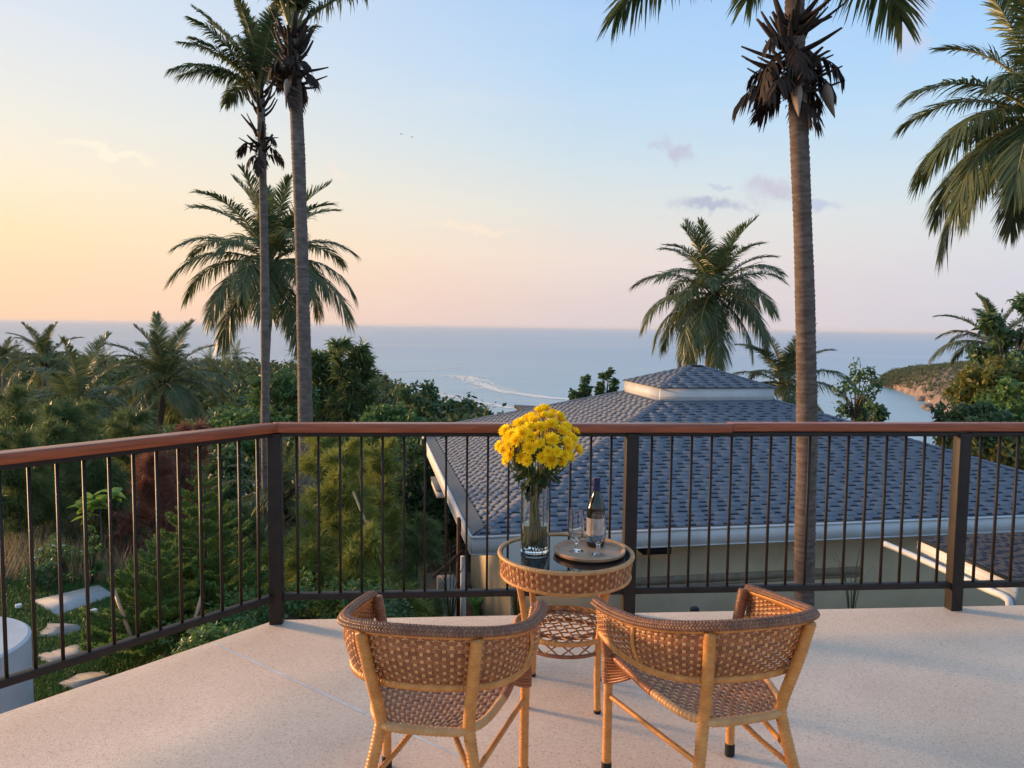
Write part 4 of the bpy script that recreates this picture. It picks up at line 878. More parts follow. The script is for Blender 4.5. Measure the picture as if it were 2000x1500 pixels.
palm('small low coconut palm behind the tall trunk and the roof', (1532, 752), 33.0, 2.9, [(1534, 800), (1536, 870)], .14, seed=25, counts=(3, 5, 5, 5, 3, 0), key='low')
palm('large coconut palm reaching in from the right edge of the picture', (2040, 236), 17.0, 3.2, [(2056, 420), (2066, 700), (2080, 1100)], .16, seed=31, nl=70, counts=(4, 6, 7, 8, 7, 5), key='right')
palm('coconut palm with dark round crown left of the tall trunks', (322, 748), 40.0, 3.7, [(316, 800), (306, 880), (300, 990)], .16, seed=36, counts=(5, 6, 6, 6, 5, 3), key='p4')
palm('coconut palm with hanging shaggy fronds over the left railing', (150, 800), 30.0, 3.1, [(148, 850), (140, 930), (136, 1010)], .15, seed=41, counts=(2, 3, 5, 7, 7, 6), key='p4')
palm('pale feathery coconut palm at the far left above the hillside trees', (88, 708), 55.0, 3.1, [(86, 760), (82, 850)], .15, seed=44, counts=(4, 5, 5, 4, 3, 2), key='p4')
palm('small palm at the left edge beneath the sea horizon', (6, 700), 60.0, 1.9, [(8, 740), (8, 800)], .15, seed=46, counts=(3, 5, 5, 4, 2, 0), key='p4')
palm('palm crown half hidden among the leafy trees on the right', (1942, 676), 42.0, 3.2, [(1944, 720), (1946, 800)], .15, seed=51, counts=(3, 5, 6, 5, 2, 0), key='low')
palm('low young palm with drooping leaves beside the corner post', (550, 975), 16.5, 1.5, [(550, 1030), (550, 1090)], .09, seed=55, counts=(3, 4, 5, 5, 3, 0), key='young', nl=40, old=False)
far_p = [(462, 698, 150), (585, 700, 170), (408, 712, 140), (440, 728, 110), (30, 705, 120), (205, 706, 150)]
FARL = ['tiny far palm on the wooded skyline right of the round-crowned palm', 'tiny far palm on the skyline between the two tall trunks', 'tiny far palm on the skyline close to the round-crowned palm', 'tiny far palm a little below the skyline, left of the slender trunk', 'tiny far palm on the skyline near the left edge', 'tiny far palm on the skyline between the two left palms']
for i, (px, py, y) in enumerate(far_p):
    palm(FARL[i], (px, py), y, 3.6, [(px, py + 14), (px, py + 40)], .15, seed=60 + i, counts=(3, 4, 5, 4, 2, 0), key='far', nl=26, old=False, group='palms on the far skyline')

# ------------------------------------------------------------------ broadleaf trees and shrubs
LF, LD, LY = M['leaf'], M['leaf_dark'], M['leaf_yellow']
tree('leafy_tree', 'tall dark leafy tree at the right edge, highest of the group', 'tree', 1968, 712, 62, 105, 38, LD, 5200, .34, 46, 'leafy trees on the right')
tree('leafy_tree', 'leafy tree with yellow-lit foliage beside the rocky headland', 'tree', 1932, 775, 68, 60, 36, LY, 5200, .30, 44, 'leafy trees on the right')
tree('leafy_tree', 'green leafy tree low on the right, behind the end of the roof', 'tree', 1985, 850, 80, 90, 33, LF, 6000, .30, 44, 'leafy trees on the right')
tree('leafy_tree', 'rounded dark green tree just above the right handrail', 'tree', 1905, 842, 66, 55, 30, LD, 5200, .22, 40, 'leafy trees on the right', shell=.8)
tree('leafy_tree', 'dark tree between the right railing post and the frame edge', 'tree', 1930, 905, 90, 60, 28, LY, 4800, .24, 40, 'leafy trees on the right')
tree('sapling', 'thin sapling with sparse leaves right of the tall brown trunk', 'tree', 1672, 775, 46, 72, 26, LD, 900, .18, 26, None, aspect=.45, spread=.28, shell=.3, trunk_r=.05)
tree('leafy_tree', 'low dark bush at the foot of the sapling behind the roof', 'tree', 1690, 812, 36, 28, 27, LD, 1300, .18, 18, 'leafy trees behind the roof')
tree('leafy_tree', 'small dark tree showing above the left roof slope', 'tree', 1138, 772, 23, 30, 34, LD, 1500, .22, 16, 'leafy trees behind the roof')
tree('leafy_tree', 'pointed small dark tree beside the roof lantern', 'tree', 1184, 762, 18, 30, 35, LD, 1200, .22, 14, 'leafy trees behind the roof')
for i, (px, py, rx, ry, y, m_, lab) in enumerate([
    (815, 795, 48, 42, 60, LD, 'dark tree standing against the sea above the handrail, larger of two'), (895, 808, 34, 24, 62, LD, 'smaller dark tree against the sea left of the roof edge'),
    (655, 760, 70, 70, 48, LF, 'green leafy tree right of the tallest trunk below the feathery trees'), (560, 790, 60, 60, 36, LF, 'bright green leafy tree between the two tall trunks'),
    (760, 840, 60, 50, 40, LF, 'green rounded tree just above the front handrail'), (835, 940, 66, 95, 22, LD, 'dark dense tree beside the white roof edge'),
    (770, 1000, 60, 80, 24, LD, 'dark tree behind the yellow-green casuarinas'), (880, 1010, 46, 60, 25, LD, 'dark tree under the left eave of the house'),
    (450, 860, 90, 70, 32, LF, 'broad green tree below the spreading palm'), (60, 880, 120, 90, 26, LD, 'dark leafy mass behind the left railing'),
    (230, 900, 90, 70, 24, LD, 'dark tree behind the reddish shrub'), (420, 960, 80, 80, 20, LD, 'dark shrubby tree behind the norfolk pine'), (600, 900, 60, 60, 24, LD, 'dark tree behind the base of the tallest palm')]):
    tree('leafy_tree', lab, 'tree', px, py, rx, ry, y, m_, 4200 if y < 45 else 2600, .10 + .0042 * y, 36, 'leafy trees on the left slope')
# ------------------------------------------------------------------ casuarinas, feathery shrubs
def feathery(name, label, px_base, y, h, width, m_key, n_br, n_needle, nlen, seed, lean=0.0, group=None, nw=.007, trunk='bark', droop=.5, bz=None):
    r = np.random.default_rng(seed); x = (px_base - 1000) / FPX * y; z0 = float(ground_z(x, y)) if bz is None else bz
    t = thing(name, label, 'tree', (x, y, z0), 0, group)
    m_ = MB(); tp = interp_path([(0, 0, -.1), (lean * .3, 0, h * .45), (lean, 0, h)], 14); m_.tube(tp, np.linspace(.012 * h + .012, .004, 14), 6)
    P, D = [], []
    for k in range(n_br):
        f = r.uniform(.08, .97); b0 = np.array([np.interp(f * 13, np.arange(14), tp[:, q]) for q in range(3)]); a = r.uniform(0, 6.28); ln = width * (1.15 - f * .85) * r.uniform(.6, 1.1)
        e = r.uniform(.25, 1.0); d = np.array([math.cos(a) * math.cos(e), math.sin(a) * math.cos(e), math.sin(e)]); q = interp_path([b0, b0 + d * ln * .6, b0 + d * ln + [0, 0, -.12 * ln]], 8)
        m_.tube(q, np.linspace(.006 + .002 * h, .002, 8), 4, cap=False)
        nn_ = n_needle // n_br; u = r.uniform(.12, 1.05, nn_) * 7
        P.append(np.stack([np.interp(u, np.arange(8), q[:, i]) for i in range(3)], 1) + r.normal(0, .03 * width, (nn_, 3))); D.append(np.broadcast_to(d, (nn_, 3)))
    build(m_, 'trunk', M[trunk], t, smooth=True)
    P, D = np.concatenate(P), np.concatenate(D); n = len(P); d = unit(D * .8 + r.normal(size=(n, 3)) * .7 + [0, 0, .15]); L_ = nlen * r.uniform(.5, 1.3, (n, 1)); w = unit(np.cross(d, r.normal(size=(n, 3)))) * nw / 2
    mid = P + d * L_ * .55; tip = P + d * L_ + np.array([0, 0, -1]) * L_ * droop * .5
    m2 = MB(); m2.add(np.stack([P - w, P + w, mid + w, mid - w, tip], 1).reshape(-1, 3), np.concatenate([np.arange(n)[:, None] * 5 + [0, 1, 2, 3]])); m2.f.append((np.arange(n)[:, None] * 5 + np.array([3, 2, 4]), 0)); build(m2, 'crown', M[m_key], t)
    return t
G1 = 'young casuarina trees behind the railing'
feathery('casuarina', 'tall yellow-green feathery casuarina left of centre behind the railing', 665, 9.2, 3.05, .85, 'needle', 80, 21000, .17, 3, .05, G1, bz=-2.9)
feathery('casuarina', 'yellow-green feathery casuarina close to the corner post', 588, 8.6, 2.0, .66, 'needle', 50, 13000, .16, 5, -.05, G1, bz=-2.9)
feathery('casuarina', 'low bushy yellow-green casuarina behind the left chair', 770, 8.3, 1.55, .66, 'needle', 44, 11000, .16, 6, .05, G1, bz=-2.9)
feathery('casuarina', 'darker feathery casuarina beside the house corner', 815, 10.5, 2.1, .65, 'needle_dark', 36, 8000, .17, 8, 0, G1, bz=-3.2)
feathery('casuarina', 'slim casuarina standing in front of the dark tree', 735, 11.5, 3.3, .85, 'needle', 64, 14000, .19, 9, .1, G1, bz=-3.4)
feathery('casuarina', 'low green feathery shrub right below the corner post', 500, 7.4, .85, .6, 'needle_dark', 30, 7000, .14, 10, 0, G1, bz=-2.2)
feathery('casuarina', 'olive feathery casuarina at the left edge of the picture', 12, 13.5, 2.0, 1.0, 'needle_dark', 60, 12000, .26, 11, 0, None)
feathery('casuarina', 'thin olive casuarina behind the bright-leaved sapling', 150, 15.5, 1.9, .9, 'needle_dark', 46, 9000, .24, 12, 0, None)
feathery('dry_shrub', 'reddish-brown dry feathery shrub behind the norfolk pines', 290, 10.8, 1.55, .60, 'needle_red', 60, 7500, .17, 13, .1, 'reddish dry shrubs', droop=.3, bz=-1.8)
feathery('dry_shrub', 'tall reddish dry shrub behind the norfolk pine, under the palm', 362, 12.0, 1.75, .60, 'needle_red', 50, 6500, .19, 14, .05, 'reddish dry shrubs', droop=.3, bz=-1.85)
feathery('dry_shrub', 'small reddish shrub beside the bright-leaved sapling', 236, 10.5, 1.1, .4, 'needle_red', 30, 2600, .12, 15, 0, 'reddish dry shrubs', droop=.3)
feathery('feathery_tree', 'tall airy feathery tree poking above the sea horizon', 690, 45, 13.0, 2.6, 'needle_dark', 70, 5000, .8, 16, .3, 'feathery trees against the sea', nw=.10)
feathery('feathery_tree', 'dense feathery tree beside the tallest trunk against the sea', 640, 46, 12.2, 3.2, 'needle_dark', 80, 8000, .8, 17, -.2, 'feathery trees against the sea', nw=.13)
feathery('feathery_tree', 'slight airy tree at the right of the feathery pair', 664, 44, 13.2, 1.5, 'needle_dark', 50, 2600, .7, 18, .0, 'feathery trees against the sea', nw=.09)
mb = MB(); pa, pb = at(690, 960, 8.9), at(772, 1165, 8.6); mb.tube([pa, (pa + pb) / 2, pb], .014, 7); tag(build(mb, 'bamboo_stake', mat('dry bamboo', (.42, .30, .16), rough=.6)), 'leaning dry bamboo stake among the casuarinas', 'stake')
feathery('casuarina', 'olive feathery casuarina behind the white-blossomed shrub', 70, 12.0, 1.7, .9, 'needle_dark', 50, 10000, .22, 31, .1, None)
feathery('casuarina', 'green feathery shrub left of the leaning palm trunks', 455, 12.5, 1.9, .9, 'needle_dark', 50, 11000, .20, 32, 0, None)
feathery('casuarina', 'olive feathery shrub behind the shorter norfolk pine', 348, 11.6, .9, .6, 'needle_dark', 44, 9000, .18, 33, 0, None)
feathery('casuarina', 'bushy green casuarina low behind the corner post', 545, 10.0, 1.5, .8, 'needle', 50, 11000, .19, 34, 0, G1, bz=-2.9)
feathery('casuarina', 'bushy casuarina between the two palm trunks and the stake', 640, 10.8, 2.9, .9, 'needle', 56, 13000, .20, 35, -.1, G1, bz=-3.0)
feathery('casuarina', 'wispy casuarina left of the leaning stake', 700, 8.4, 2.2, .7, 'needle', 50, 12000, .17, 36, .05, G1, bz=-3.0)
for k_, (px_, y_k, h_k, w_k, lab_) in enumerate(((20, 11.0, 1.5, .8, 'olive feathery bush at the left frame edge above the curved wall'), (112, 13.0, 1.9, .9, 'olive feathery bush behind the sapling with bright leaves'), (190, 12.2, 1.6, .8, 'dark feathery bush right behind the bright-leaved sapling'), (250, 14.0, 2.2, .9, 'tall olive feathery bush left of the reddish shrub'), (410, 11.0, 1.5, .8, 'green feathery bush behind the tallest norfolk pine'))):
    feathery('casuarina', lab_, px_, y_k, h_k, w_k, 'needle_dark', 56, 13000, .22, 140 + k_, .05, 'olive casuarinas on the bank')
# norfolk pines
def pine_branch(seed, L):
    r = np.random.default_rng(seed); m_ = MB(); P = interp_path([(0, 0, 0), (L * .4, 0, L * .03), (L * .8, 0, L * .12), (L, 0, L * .24)], 12)
    subs = [P]
    for k in range(9):
        f = .16 + .75 * k / 9; b0 = np.array([np.interp(f * 11, np.arange(12), P[:, q]) for q in range(3)])
        for sd in (-1, 1): l2 = L * .34 * (1.1 - f) * r.uniform(.8, 1.2) + .02; subs.append(interp_path([b0, b0 + [l2 * .6, sd * l2 * .6, l2 * .06], b0 + [l2 * 1.1, sd * l2 * .85, l2 * .3]], 6))
    for q in subs:
        m_.tube(q, .006, 4, 0, cap=False); n = int(np.linalg.norm(np.diff(q, axis=0), axis=1).sum() / .0011)
        u = r.uniform(0, len(q) - 1, n); p = np.stack([np.interp(u, np.arange(len(q)), q[:, i]) for i in range(3)], 1); tg = unit(q[-1] - q[0]); d = unit(r.normal(size=(n, 3)) + tg * .9); w = unit(np.cross(d, r.normal(size=(n, 3)))) * .0040
        m_.add(np.stack([p - w, p + w, p + d * .034], 1).reshape(-1, 3), np.arange(3 * n).reshape(-1, 3), 1)
    me = m_.mesh('branch'); me.materials.append(M['bark']); me.materials.append(M['pine']); return me
PB = [pine_branch(k, .5) for k in range(4)]
def norfolk(label, px, y, h, wd_, seed, bz=None):
    r = np.random.default_rng(seed); x = (px - 1000) / FPX * y; z0 = float(ground_z(x, y)) if bz is None else bz
    t = thing('norfolk_pine', label, 'pine tree', (x, y, z0), 0, 'young norfolk pines on the lawn edge')
    m_ = MB(); m_.tube([(0, 0, -.1), (.01, 0, h * .5), (0, 0, h)], [.02, .014, .005], 7); build(m_, 'trunk', M['bark'], t, smooth=True)
    nw_ = int(h / .155)
    for k in range(nw_):
        f = (k + .6) / nw_; n = 6 if f < .8 else 5; a0 = r.uniform(0, 6.28); s_ = wd_ / .5 * (1 - f) ** .75 + .10
        for q in range(n): place('branch', PB[int(r.integers(4))], None, t, (0, 0, h * (.08 + .92 * f) - .02), (r.normal(0, .08), -.10 - .35 * f + r.normal(0, .07), a0 + q * 6.283 / n + r.normal(0, .1)), float(s_ * r.uniform(.85, 1.12)))
norfolk('taller young norfolk pine with tiered branches behind the left railing', 392, 7.5, 1.82, .62, 71, -1.66)
norfolk('shorter young norfolk pine leaning over the stepping stones', 296, 6.9, 1.22, .62, 72, -1.66)
norfolk('small low norfolk pine close under the terrace edge', 352, 5.9, .62, .42, 73, -1.66)
for (a_, b_, lab) in (((222, 1150), (262, 1260), 'short leaning timber stake beside the shorter norfolk pine'), ((395, 1160), (372, 1240), 'thin timber stake beside the taller norfolk pine'), ((330, 1255), (312, 1300), 'stub of timber stake below the norfolk pines')):
    mb = MB(); pa, pb = at(*a_, 6.6), at(*b_, 6.5); mb.tube([pa, pb], .016, 6); tag(build(mb, 'timber_stake', M['tray']), lab, 'stake', 'stakes around the norfolk pines')
# bright leaved sapling
def big_leaf():
    m_ = MB(); x = np.linspace(0, 1, 7); w = np.array([.02, .16, .24, .26, .22, .13, .0]); z = -.35 * x ** 2
    V = np.stack([np.stack([x, -w, z + w * .35], 1), np.stack([x, 0 * w, z], 1), np.stack([x, w, z + w * .35], 1)], 1); m_.grid(V); me = m_.mesh('leaf', smooth=True); me.materials.append(M['bright_leaf']); return me
BL = big_leaf()
def leafy_sapling(label, px, y, py_top, py_base, n, size, seed, cat='sapling'):
    r = np.random.default_rng(seed); p0, p1 = at(px + 4, py_base, y), at(px, py_top, y); t = thing('broad_leaf_sapling', label, cat, tuple(p0)); h = p1 - p0
    m_ = MB(); m_.tube(interp_path([(0, 0, 0), h * .5 + [.02, 0, 0], h], 10), np.linspace(.022, .008, 10), 6); tips = [h]
    for k in range(5):
        a = r.uniform(0, 6.28); e_ = h * r.uniform(.72, .95); q = e_ + np.array([math.cos(a) * .16, math.sin(a) * .16, r.uniform(.02, .2)]); m_.tube([e_ * .92, q], [.008, .005], 5); tips.append(q)
    build(m_, 'trunk', M['bark'], t, smooth=True)
    for k in range(n):
        c = tips[k % len(tips)]; a = r.uniform(0, 6.28); place('leaf', BL, None, t, tuple(c + [0, 0, r.uniform(-.05, .02)]), (r.normal(0, .3), -r.uniform(-.3, 1.0), a), float(size * r.uniform(.7, 1.2)))
leafy_sapling('sapling with a tuft of bright yellow-green broad leaves behind the left railing', 194, 9.6, 980, 1125, 44, .20, 81)
# ------------------------------------------------------------------ garden on the left
LZ = -1.62
lawn_px = [(-60, 1130), (70, 1120), (260, 1125), (330, 1190), (330, 1300), (200, 1420), (-60, 1430)]
lp = np.array([atz(px, py, LZ + .01)[:2] for px, py in lawn_px])
mb = MB(); mb.add(np.column_stack([lp, np.full(len(lp), LZ + .012)]), [list(range(len(lp)))[::-1]]); tag(build(mb, 'lawn', M['lawn']), kind='structure')
def inpoly(p, poly):
    x, y = p[:, 0], p[:, 1]; c = np.zeros(len(p), bool); j = len(poly) - 1
    for i in range(len(poly)):
        a, b = poly[i], poly[j]; k = ((a[1] > y) != (b[1] > y)) & (x < (b[0] - a[0]) * (y - a[1]) / (b[1] - a[1] + 1e-12) + a[0]); c ^= k; j = i
    return c
stones = [[(65, 1169), (193, 1139), (222, 1158), (112, 1197)], [(76, 1238), (95, 1213), (150, 1216), (160, 1224), (128, 1234)], [(72, 1276), (150, 1254), (166, 1262), (164, 1284), (110, 1297)], [(118, 1330), (150, 1312), (200, 1305), (214, 1316), (205, 1334), (160, 1345)]]
SL_ = ['large pale square paving slab at the far side of the lawn', 'farthest small stepping stone, in front of the pale slab', 'middle grey stepping stone on the lawn', 'nearest grey stepping stone, beneath the railing']
spoly = []
for i, (st, lab) in enumerate(zip(stones, SL_)):
    q = np.array([atz(px, py, LZ + .05)[:2] for px, py in st]); ce = q.mean(0); spoly.append(q)
    ring_ = []
    for k in range(len(q)):
        a, b = q[k], q[(k + 1) % len(q)]
        for f in (np.linspace(0, 1, 7)[:-1] if i else (0, .5)): ring_.append(a + (b - a) * f + (rng.normal(0, .012, 2) if i else 0))
    ring_ = np.array(ring_) - ce; n_ = len(ring_); m_ = MB(); m_.add(np.concatenate([np.column_stack([ring_, np.full(n_, .012)]), np.column_stack([ring_ * 1.01, np.full(n_, -.05)])]), [list(range(n_))[::-1]])
    for k in range(n_): m_.f.append((np.array([[k, (k + 1) % n_, n_ + (k + 1) % n_, n_ + k]]), 0))
    me = m_.mesh('stone'); bm = bmesh.new(); bm.from_mesh(me); bmesh.ops.recalc_face_normals(bm, faces=bm.faces); bm.to_mesh(me); bm.free()
    tag(place('stepping_stone', me, M['stone'] if i else M['slab_stone'], None, (ce[0], ce[1], LZ + .02)), lab, 'stone', 'stones across the lawn')
n = 90000; lo, hi = lp.min(0), lp.max(0); p = rng.uniform(lo, hi, (n, 2)); p = p[inpoly(p, lp)]
for q in spoly: p = p[~inpoly(p, q)]
n = len(p); b0 = np.column_stack([p, np.full(n, LZ + .01)]); a = rng.uniform(0, 6.28, n); d = np.stack([np.cos(a) * .022, np.sin(a) * .022, rng.uniform(.018, .05, n)], 1); w = np.stack([-np.sin(a), np.cos(a), 0 * a], 1) * .0055
mb = MB(); mb.add(np.stack([b0 - w, b0 + w, b0 + d], 1).reshape(-1, 3), np.arange(3 * n).reshape(-1, 3)); tag(build(mb, 'lawn_grass', M['grass']), 'short green grass around the stepping stones', 'grass', kind='stuff')
# rough dry grass beyond the lawn
n = 5000; y_ = rng.uniform(9.0, 13.0, n); px = rng.uniform(-80, 330, n); keep = rng.uniform(size=n) < .35 + .65 * (np.sin(px * .021) * np.sin(y_ * 1.3) > -.2); y_, px = y_[keep], px[keep]; x_ = (px - 1000) / FPX * y_; n = len(x_)
b0 = np.stack([x_, y_, ground_z(x_, y_)], 1); a = rng.uniform(0, 6.28, n); h_ = rng.uniform(.10, .38, n); d = np.stack([np.cos(a) * h_ * .45, np.sin(a) * h_ * .45, h_], 1); w = np.stack([-np.sin(a), np.cos(a), 0 * a], 1) * .006
mb = MB(); mb.add(np.stack([b0 - w, b0 + w, b0 + d], 1).reshape(-1, 3), np.arange(3 * n).reshape(-1, 3)); tag(build(mb, 'dry_grass', M['dry_grass']), 'rough dry grass on the bank beyond the lawn', 'grass', kind='stuff')
# white blossoms and a low shrub
def low_shrub(label, px, py, y, rx, rz, m_, n, size, blossoms=0, name='low_shrub'):
    c = at(px, py, y); t = thing(name, label, 'shrub', (c[0], c[1], c[2] - rz), 0, 'low garden shrubs'); C_ = clumps(22, (0, 0, rz), (rx, rx, rz)); q = MB()
    for k in C_[::3]: q.tube([(0, 0, -.05), k * .6, k], [.012, .008, .004], 4)
    build(q, 'stem', M['bark'], t); q = MB(); q.add(*leafcloud(n, C_, rx * .3, size, .45)); build(q, 'crown', m_, t)
    if blossoms:
        r = np.random.default_rng(5)
        for k in range(blossoms):
            p_ = C_[int(r.integers(len(C_)))] * r.uniform(1.0, 1.15); q = MB(); q.lathe([(0, -.012), (.016, -.006), (.024, .006), (.010, .012), (0, .010)], 8, tuple(p_), support=False); build(q, 'blossom', M['white_flower'], t, smooth=True)
low_shrub('low dark rounded shrub at the far edge of the lawn', 88, 1128, 8.9, .24, .17, M['leaf_dark'], 1600, .045)
low_shrub('loose shrub dotted with white blossoms behind the pale slab', 118, 1088, 9.6, .32, .2, M['leaf'], 1200, .05, 26)
low_shrub('upright green shrub right of the pale slab', 178, 1085, 9.0, .10, .30, M['leaf'], 900, .05)
low_shrub('low green shrub below the railing near the corner post', 455, 1235, 6.6, .42, .24, M['leaf'], 2600, .06)
low_shrub('green tuft under the left railing post', 420, 1275, 5.7, .3, .16, M['leaf'], 1600, .05)
low_shrub('green shrub seen under the bottom rail behind the left chair', 640, 1190, 7.6, .5, .26, M['leaf'], 2600, .06)
low_shrub('shady shrub beneath the front rail left of the chair', 720, 1200, 7.2, .4, .26, M['leaf_dark'], 2200, .06)
# curved white planter wall at the lower left
cc = atz(-130, 1262, -.75); rr_ = np.linalg.norm(cc[:2] - atz(60, 1236, -.75)[:2])
mb = MB(); mb.lathe([(0, -.75), (rr_ - .02, -.75), (rr_, -.765), (rr_, -2.2)], 96, (cc[0], cc[1], 0)); wall = tag(build(mb, 'curved_wall', M['concrete'], smooth=True), 'white curved concrete wall at the lower left below the railing', 'wall')
# small garden spike lights
for (px, py, lab) in ((37, 1190, 'small white garden light near the curved wall'), (184, 1200, 'small white garden light right of the stepping stones')):
    p_ = atz(px, py + 6, LZ); t = thing('garden_light', lab, 'light', tuple(p_), 0, 'garden lights on the lawn'); q = MB(); q.tube([(0, 0, 0), (0, 0, .06)], .008, 6); build(q, 'spike', M['black'], t); q = MB(); q.lathe([(0, .055), (.03, .056), (.034, .062), (.034, .085), (.026, .092), (0, .092)], 12); build(q, 'lamp_head', M['white_paint'], t, smooth=True)
def on_ground(px, py):
    v = cf + cr * (px - 1000) / FPX - cu * (py - 750) / FPX
    for t in np.arange(4, 60, .1):
        p = CAMP + v * t
        if p[2] < ground_z(p[0], p[1]): return p
    return CAMP + v * 25
# pale drive below the trees
mb = MB(); dr = [on_ground(690, 1086), on_ground(760, 1070), on_ground(830, 1072), on_ground(880, 1084)]
Pq = interp_path(dr, 20); sd = unit(np.cross(np.gradient(Pq, axis=0), [0, 0, 1.0])); V = np.stack([Pq + sd * 1.1 * f for f in (1, .33, -.33, -1)], 1); V[..., 2] = ground_z(V[..., 0], V[..., 1]) + .03; mb.grid(V); tag(build(mb, 'drive', M['road'], smooth=True), kind='structure')
# reeds and grasses between terrace and house
def reeds(label, px, py, y, n, h, spread, seed, m_='reed', w=.012):
    r = np.random.default_rng(seed); c = at(px, py, y); t = thing('grass_clump', label, 'grass', tuple(c), 0, 'grass clumps below the terrace'); q = MB()
    for k in range(n):
        a = r.uniform(0, 6.28); l_ = h * r.uniform(.5, 1.1); o_ = np.array([math.cos(a), math.sin(a), 0]); P_ = interp_path([o_ * .02, o_ * spread * l_ * .35 + [0, 0, l_ * .6], o_ * spread * l_ + [0, 0, l_ * .95]], 7); ww = np.array([.7, 1, 1, .9, .7, .4, .05])[:, None] * w / 2 * np.array([-math.sin(a), math.cos(a), 0]); q.grid(np.stack([P_ - ww, P_ + ww], 1))
    build(q, 'blade', M[m_], t)
reeds('dark tall grass clump in front of the house wall, right of the brown trunk', 1662, 1215, 8.5, 13, .85, .35, 1)
reeds('green grass tuft behind the left chair below the rail', 930, 1205, 7.5, 160, .26, .55, 2, 'grass', .01)
reeds('dark reeds beneath the round table beside the house corner', 1010, 1215, 7.2, 22, .50, .5, 3)
reeds('dry stalks below the stair rail at the house corner', 880, 1215, 8.2, 26, .75, .55, 4)
# small lamp bollard by the wall
p_ = at(1357, 1192, 8.0); mb = MB(); mb.lathe([(0, -.6), (.03, -.6), (.03, -.03), (.05, -.025), (.05, .02), (.03, .04), (0, .04)], 12, tuple(p_)); tag(build(mb, 'bollard_light', M['black'], smooth=True), 'small black bollard light just beyond the terrace edge behind the right chair', 'light')
# dark flat roof of a neighbouring building
p_ = at(1058, 802, 30); mb = MB(); mb.box((0, 0, 0), (1.6, 3.0, .12)); mb.box((0, 0, -.5), (1.4, 2.8, .86), mi=1); tag(build(mb, 'outbuilding', [M['black'], M['dark_wood']], loc=tuple(p_ + [0, 0, -.02]), rot=(.0, .06, .2)), 'dark flat-roofed outbuilding peeping above the left roof slope', 'building')

# ------------------------------------------------------------------ far wood, headland, streaks, birds
n = 1100; px = rng.uniform(-160, 945, n * 3); u = rng.uniform(0, 1, n * 3); D = np.interp(px, SIL_X, SIL_R); y_ = np.sqrt(38 ** 2 + u * (D ** 2 - 38 ** 2)); wgt = rng.uniform(size=n * 3) < .45; px, y_ = px[wgt], y_[wgt]; x_ = (px - 1000) / FPX * y_
can, D = canopy(x_, y_)
mb = MB()
for x, y, z in zip(x_, y_, can):
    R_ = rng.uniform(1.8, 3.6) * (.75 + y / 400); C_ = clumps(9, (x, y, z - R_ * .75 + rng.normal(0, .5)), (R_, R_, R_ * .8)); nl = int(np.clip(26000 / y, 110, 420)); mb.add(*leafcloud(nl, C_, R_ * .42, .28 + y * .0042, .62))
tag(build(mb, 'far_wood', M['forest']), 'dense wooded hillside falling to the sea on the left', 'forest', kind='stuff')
# headland
HX = np.linspace(0, 1, 60); HY = np.linspace(0, 1, 40)
tip = atz(1716, 753, SEA_Z); n1 = atz(1772, 768, SEA_Z); n2 = atz(1832, 800, SEA_Z); n3 = atz(1870, 840, SEA_Z); n4 = atz(2050, 960, SEA_Z)
shore = interp_path([tip, n1, n2, n3, n4], 90)
back = interp_path([tip + [1, 8, 0], tip + [60, 90, 0], tip + [150, 120, 0], tip + [280, 110, 0], tip + [420, 60, 0]], 90)
R2 = np.random.default_rng(3); rows = []
hts = np.interp(np.linspace(0, 1, 90), [0, .05, .15, .3, .5, 1], [.3, 3.0, 8, 14, 20, 26])
for f in np.linspace(0, 1, 46):
    prof = min(1, (f / .28)) ** .62 if f < .5 else 1 - ((f - .5) / .5) ** 2 * .9
    z = SEA_Z - .5 + hts * prof; q = shore + (back - shore) * f; jag = (1 - min(1, f / .35)) * 2.2 + .8
    q = q + R2.normal(0, .7, q.shape) * [1, 1, 0]; q[:, 2] = z + R2.normal(0, jag * .45, 90) * (f > 0); rows.append(q)
V = np.array(rows); mb = MB(); mb.grid(V); tag(build(mb, 'headland', M['rock']), kind='structure')
cells = V[4:, :][::1].reshape(-1, 3); sel = cells[R2.uniform(size=len(cells)) < .9]
extra = V[2:4].reshape(-1, 3); sel = np.concatenate([sel, extra[R2.uniform(size=len(extra)) < .45]]); mb = MB()
sel = sel + R2.normal(0, 1.3, sel.shape) * [1, 1, .2]
mb.add(*leafcloud(110000, sel + [0, 0, .7], (2.2, 2.2, 1.5), .95, .75, r=R2)); tag(build(mb, 'headland_shrubs', M['shrub']), 'low scrub covering the rocky headland', 'shrubs', kind='stuff')
def rock_mesh(seed):
    bm = bmesh.new(); bmesh.ops.create_icosphere(bm, subdivisions=2, radius=1); r = np.random.default_rng(seed)
    for v in bm.verts: v.co *= float(1 + .22 * math.sin(v.co.x * 4 + seed) * math.cos(v.co.y * 3 + seed * 2) + r.normal(0, .05)); v.co.z *= .7
    me = bpy.data.meshes.new('boulder'); bm.to_mesh(me); bm.free(); return me
RK = [rock_mesh(k) for k in range(3)]
pale = mat('pale granite', (.62, .52, .44), (.45, .36, .3), rough=.85, scale=1)
for k_ in RK[:2]: k_.materials.append(M['rock'])
RK[2].materials.append(pale)
bl = [(1822, 786, 3.0, 2, 'pale boulder on the shore of the headland'), (1812, 795, 3.4, 0, 'dark boulder at the waterline below the pale boulder'), (1816, 799, 2.0, 1, 'small rock awash off the headland shore'), (1736, 752, 4.0, 0, 'reddish rock at the tip of the headland'), (1758, 757, 3.4, 1, 'reddish rock just inshore from the headland tip'), (1783, 768, 4.0, 0, 'reddish rock below the headland cliff'), (1800, 780, 3.4, 1, 'reddish rock midway along the headland shore'), (1722, 753, 2.2, 1, 'outermost low rock off the headland tip')]
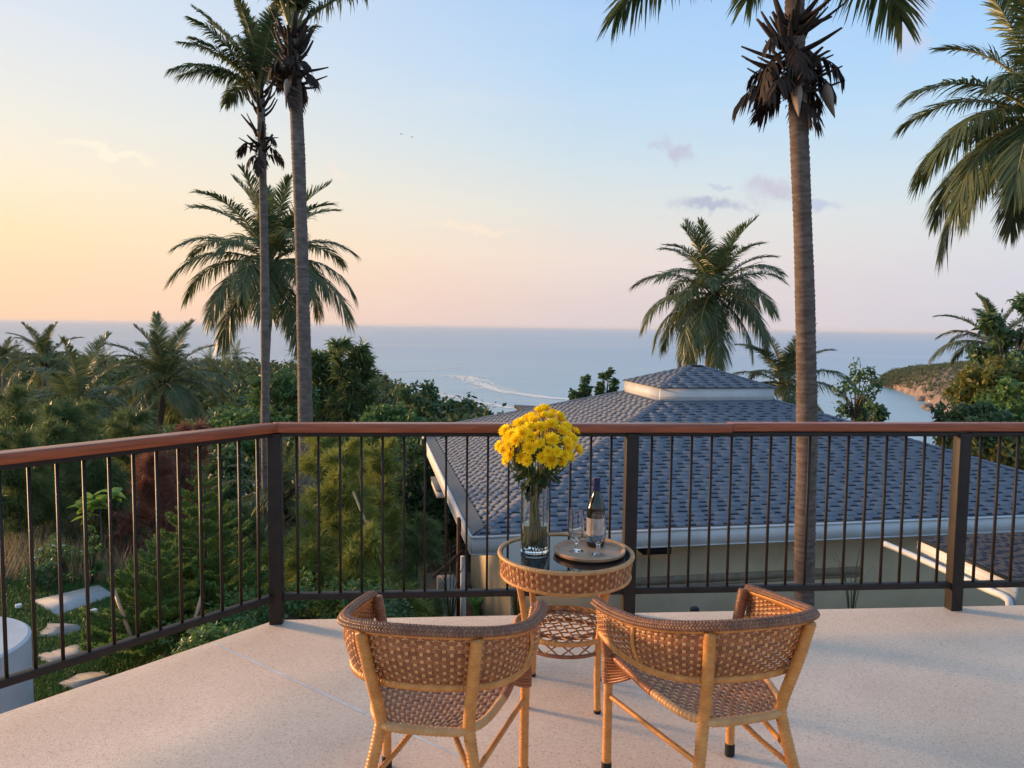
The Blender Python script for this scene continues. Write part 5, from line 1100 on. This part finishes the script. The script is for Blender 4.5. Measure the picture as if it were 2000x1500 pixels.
for px, py, s_, k, lab in bl: p_ = atz(px, py, SEA_Z + .8); o = place('boulder', RK[k], None, None, tuple(p_), (0, 0, px * .7), s_); tag(o, lab, 'rock', 'boulders along the headland')
# pale sediment streaks on the water
def streak_mesh(pts, wpx, n, seed, l_=9.0):
    r = np.random.default_rng(seed); P = interp_path([atz(px, py, SEA_Z + .12) for px, py in pts], 200); i = r.uniform(0, 199, n); p = np.stack([np.interp(i, np.arange(200), P[:, q]) for q in range(3)], 1); tg = unit(np.gradient(P, axis=0)); d = np.stack([np.interp(i, np.arange(200), tg[:, q]) for q in range(3)], 1); d[:, 2] = 0; d = unit(d); w = np.stack([-d[:, 1], d[:, 0], 0 * i], 1)
    wid = np.interp(i, np.linspace(0, 199, len(wpx)), wpx); p = p + w * (r.normal(0, .5, n) * wid)[:, None]; p[:, 2] = SEA_Z + .1 + r.uniform(0, .05, n); L_ = l_ * r.uniform(.3, 1.6, (n, 1)); W_ = r.uniform(.25, 1.0, (n, 1)) * 1.3
    m_ = MB(); m_.add(np.stack([p - d * L_, p + w * W_, p + d * L_, p - w * W_], 1).reshape(-1, 3), np.arange(4 * n).reshape(-1, 4)); return m_
tag(build(streak_mesh([(898, 733), (925, 742), (960, 758), (1010, 768), (1060, 775), (1115, 780)], (14, 12, 7, 5, 3), 620, 1), 'foam_streak', M['foam']), 'long pale curved streak on the sea above the flowers', 'streak', kind='stuff')
tag(build(streak_mesh([(735, 728), (790, 726), (850, 722), (900, 718)], (3, 3, 2), 90, 2, 12), 'foam_streak', M['foam']), 'thin pale streak on the sea right of the feathery trees', 'streak', kind='stuff')
tag(build(streak_mesh([(840, 765), (900, 778), (960, 790), (1000, 797)], (5, 3, 4), 110, 3, 8), 'foam_streak', M['foam']), 'faint pale streak on the water near the wooded point', 'streak', kind='stuff')
for px, py, lab in ((784, 262, 'tiny bird high over the sea, left of two'), (805, 268, 'tiny bird high over the sea, right of two')):
    p_ = at(px, py, 44); m_ = MB(); m_.tube([(0, -.18, 0), (0, 0, .01), (0, .2, 0)], [.02, .06, .015], 6); b_ = build(m_, 'bird', M['black'], loc=tuple(p_), rot=(0, 0, .6), scale=.4); tag(b_, lab, 'bird', 'birds over the sea')
    for s_ in (-1, 1):
        q = MB(); q.add([(0, .07, .02), (s_ * .2, .05, .10), (s_ * .46, -.05, .04), (s_ * .2, -.07, .09), (0, -.07, .02)], [[0, 1, 3, 4]]); q.f.append((np.array([[1, 2, 3]]), 0)); build(q, 'wing', M['black'], b_)

# ------------------------------------------------------------------ humid evening air
hz = MB(); hb = [(-40500, 40500), (-3000, 40500), (float(np.min(ZZ)) - 1.0 if np.min(ZZ) < SEA_Z else SEA_Z - 1.0, 14.0)]
hz.box([(a + b) / 2 for a, b in hb], [b - a for a, b in hb])
hm = bpy.data.materials.new('humid air'); hm.use_nodes = True; hn = hm.node_tree.nodes; hn.remove(hn['Principled BSDF'])
pv = hn.new('ShaderNodeVolumePrincipled'); pv.inputs['Color'].default_value = (.92, .95, 1, 1); pv.inputs['Density'].default_value = .00005
hm.node_tree.links.new(pv.outputs[0], hn['Material Output'].inputs['Volume'])
tag(build(hz, 'haze', hm), kind='stuff')
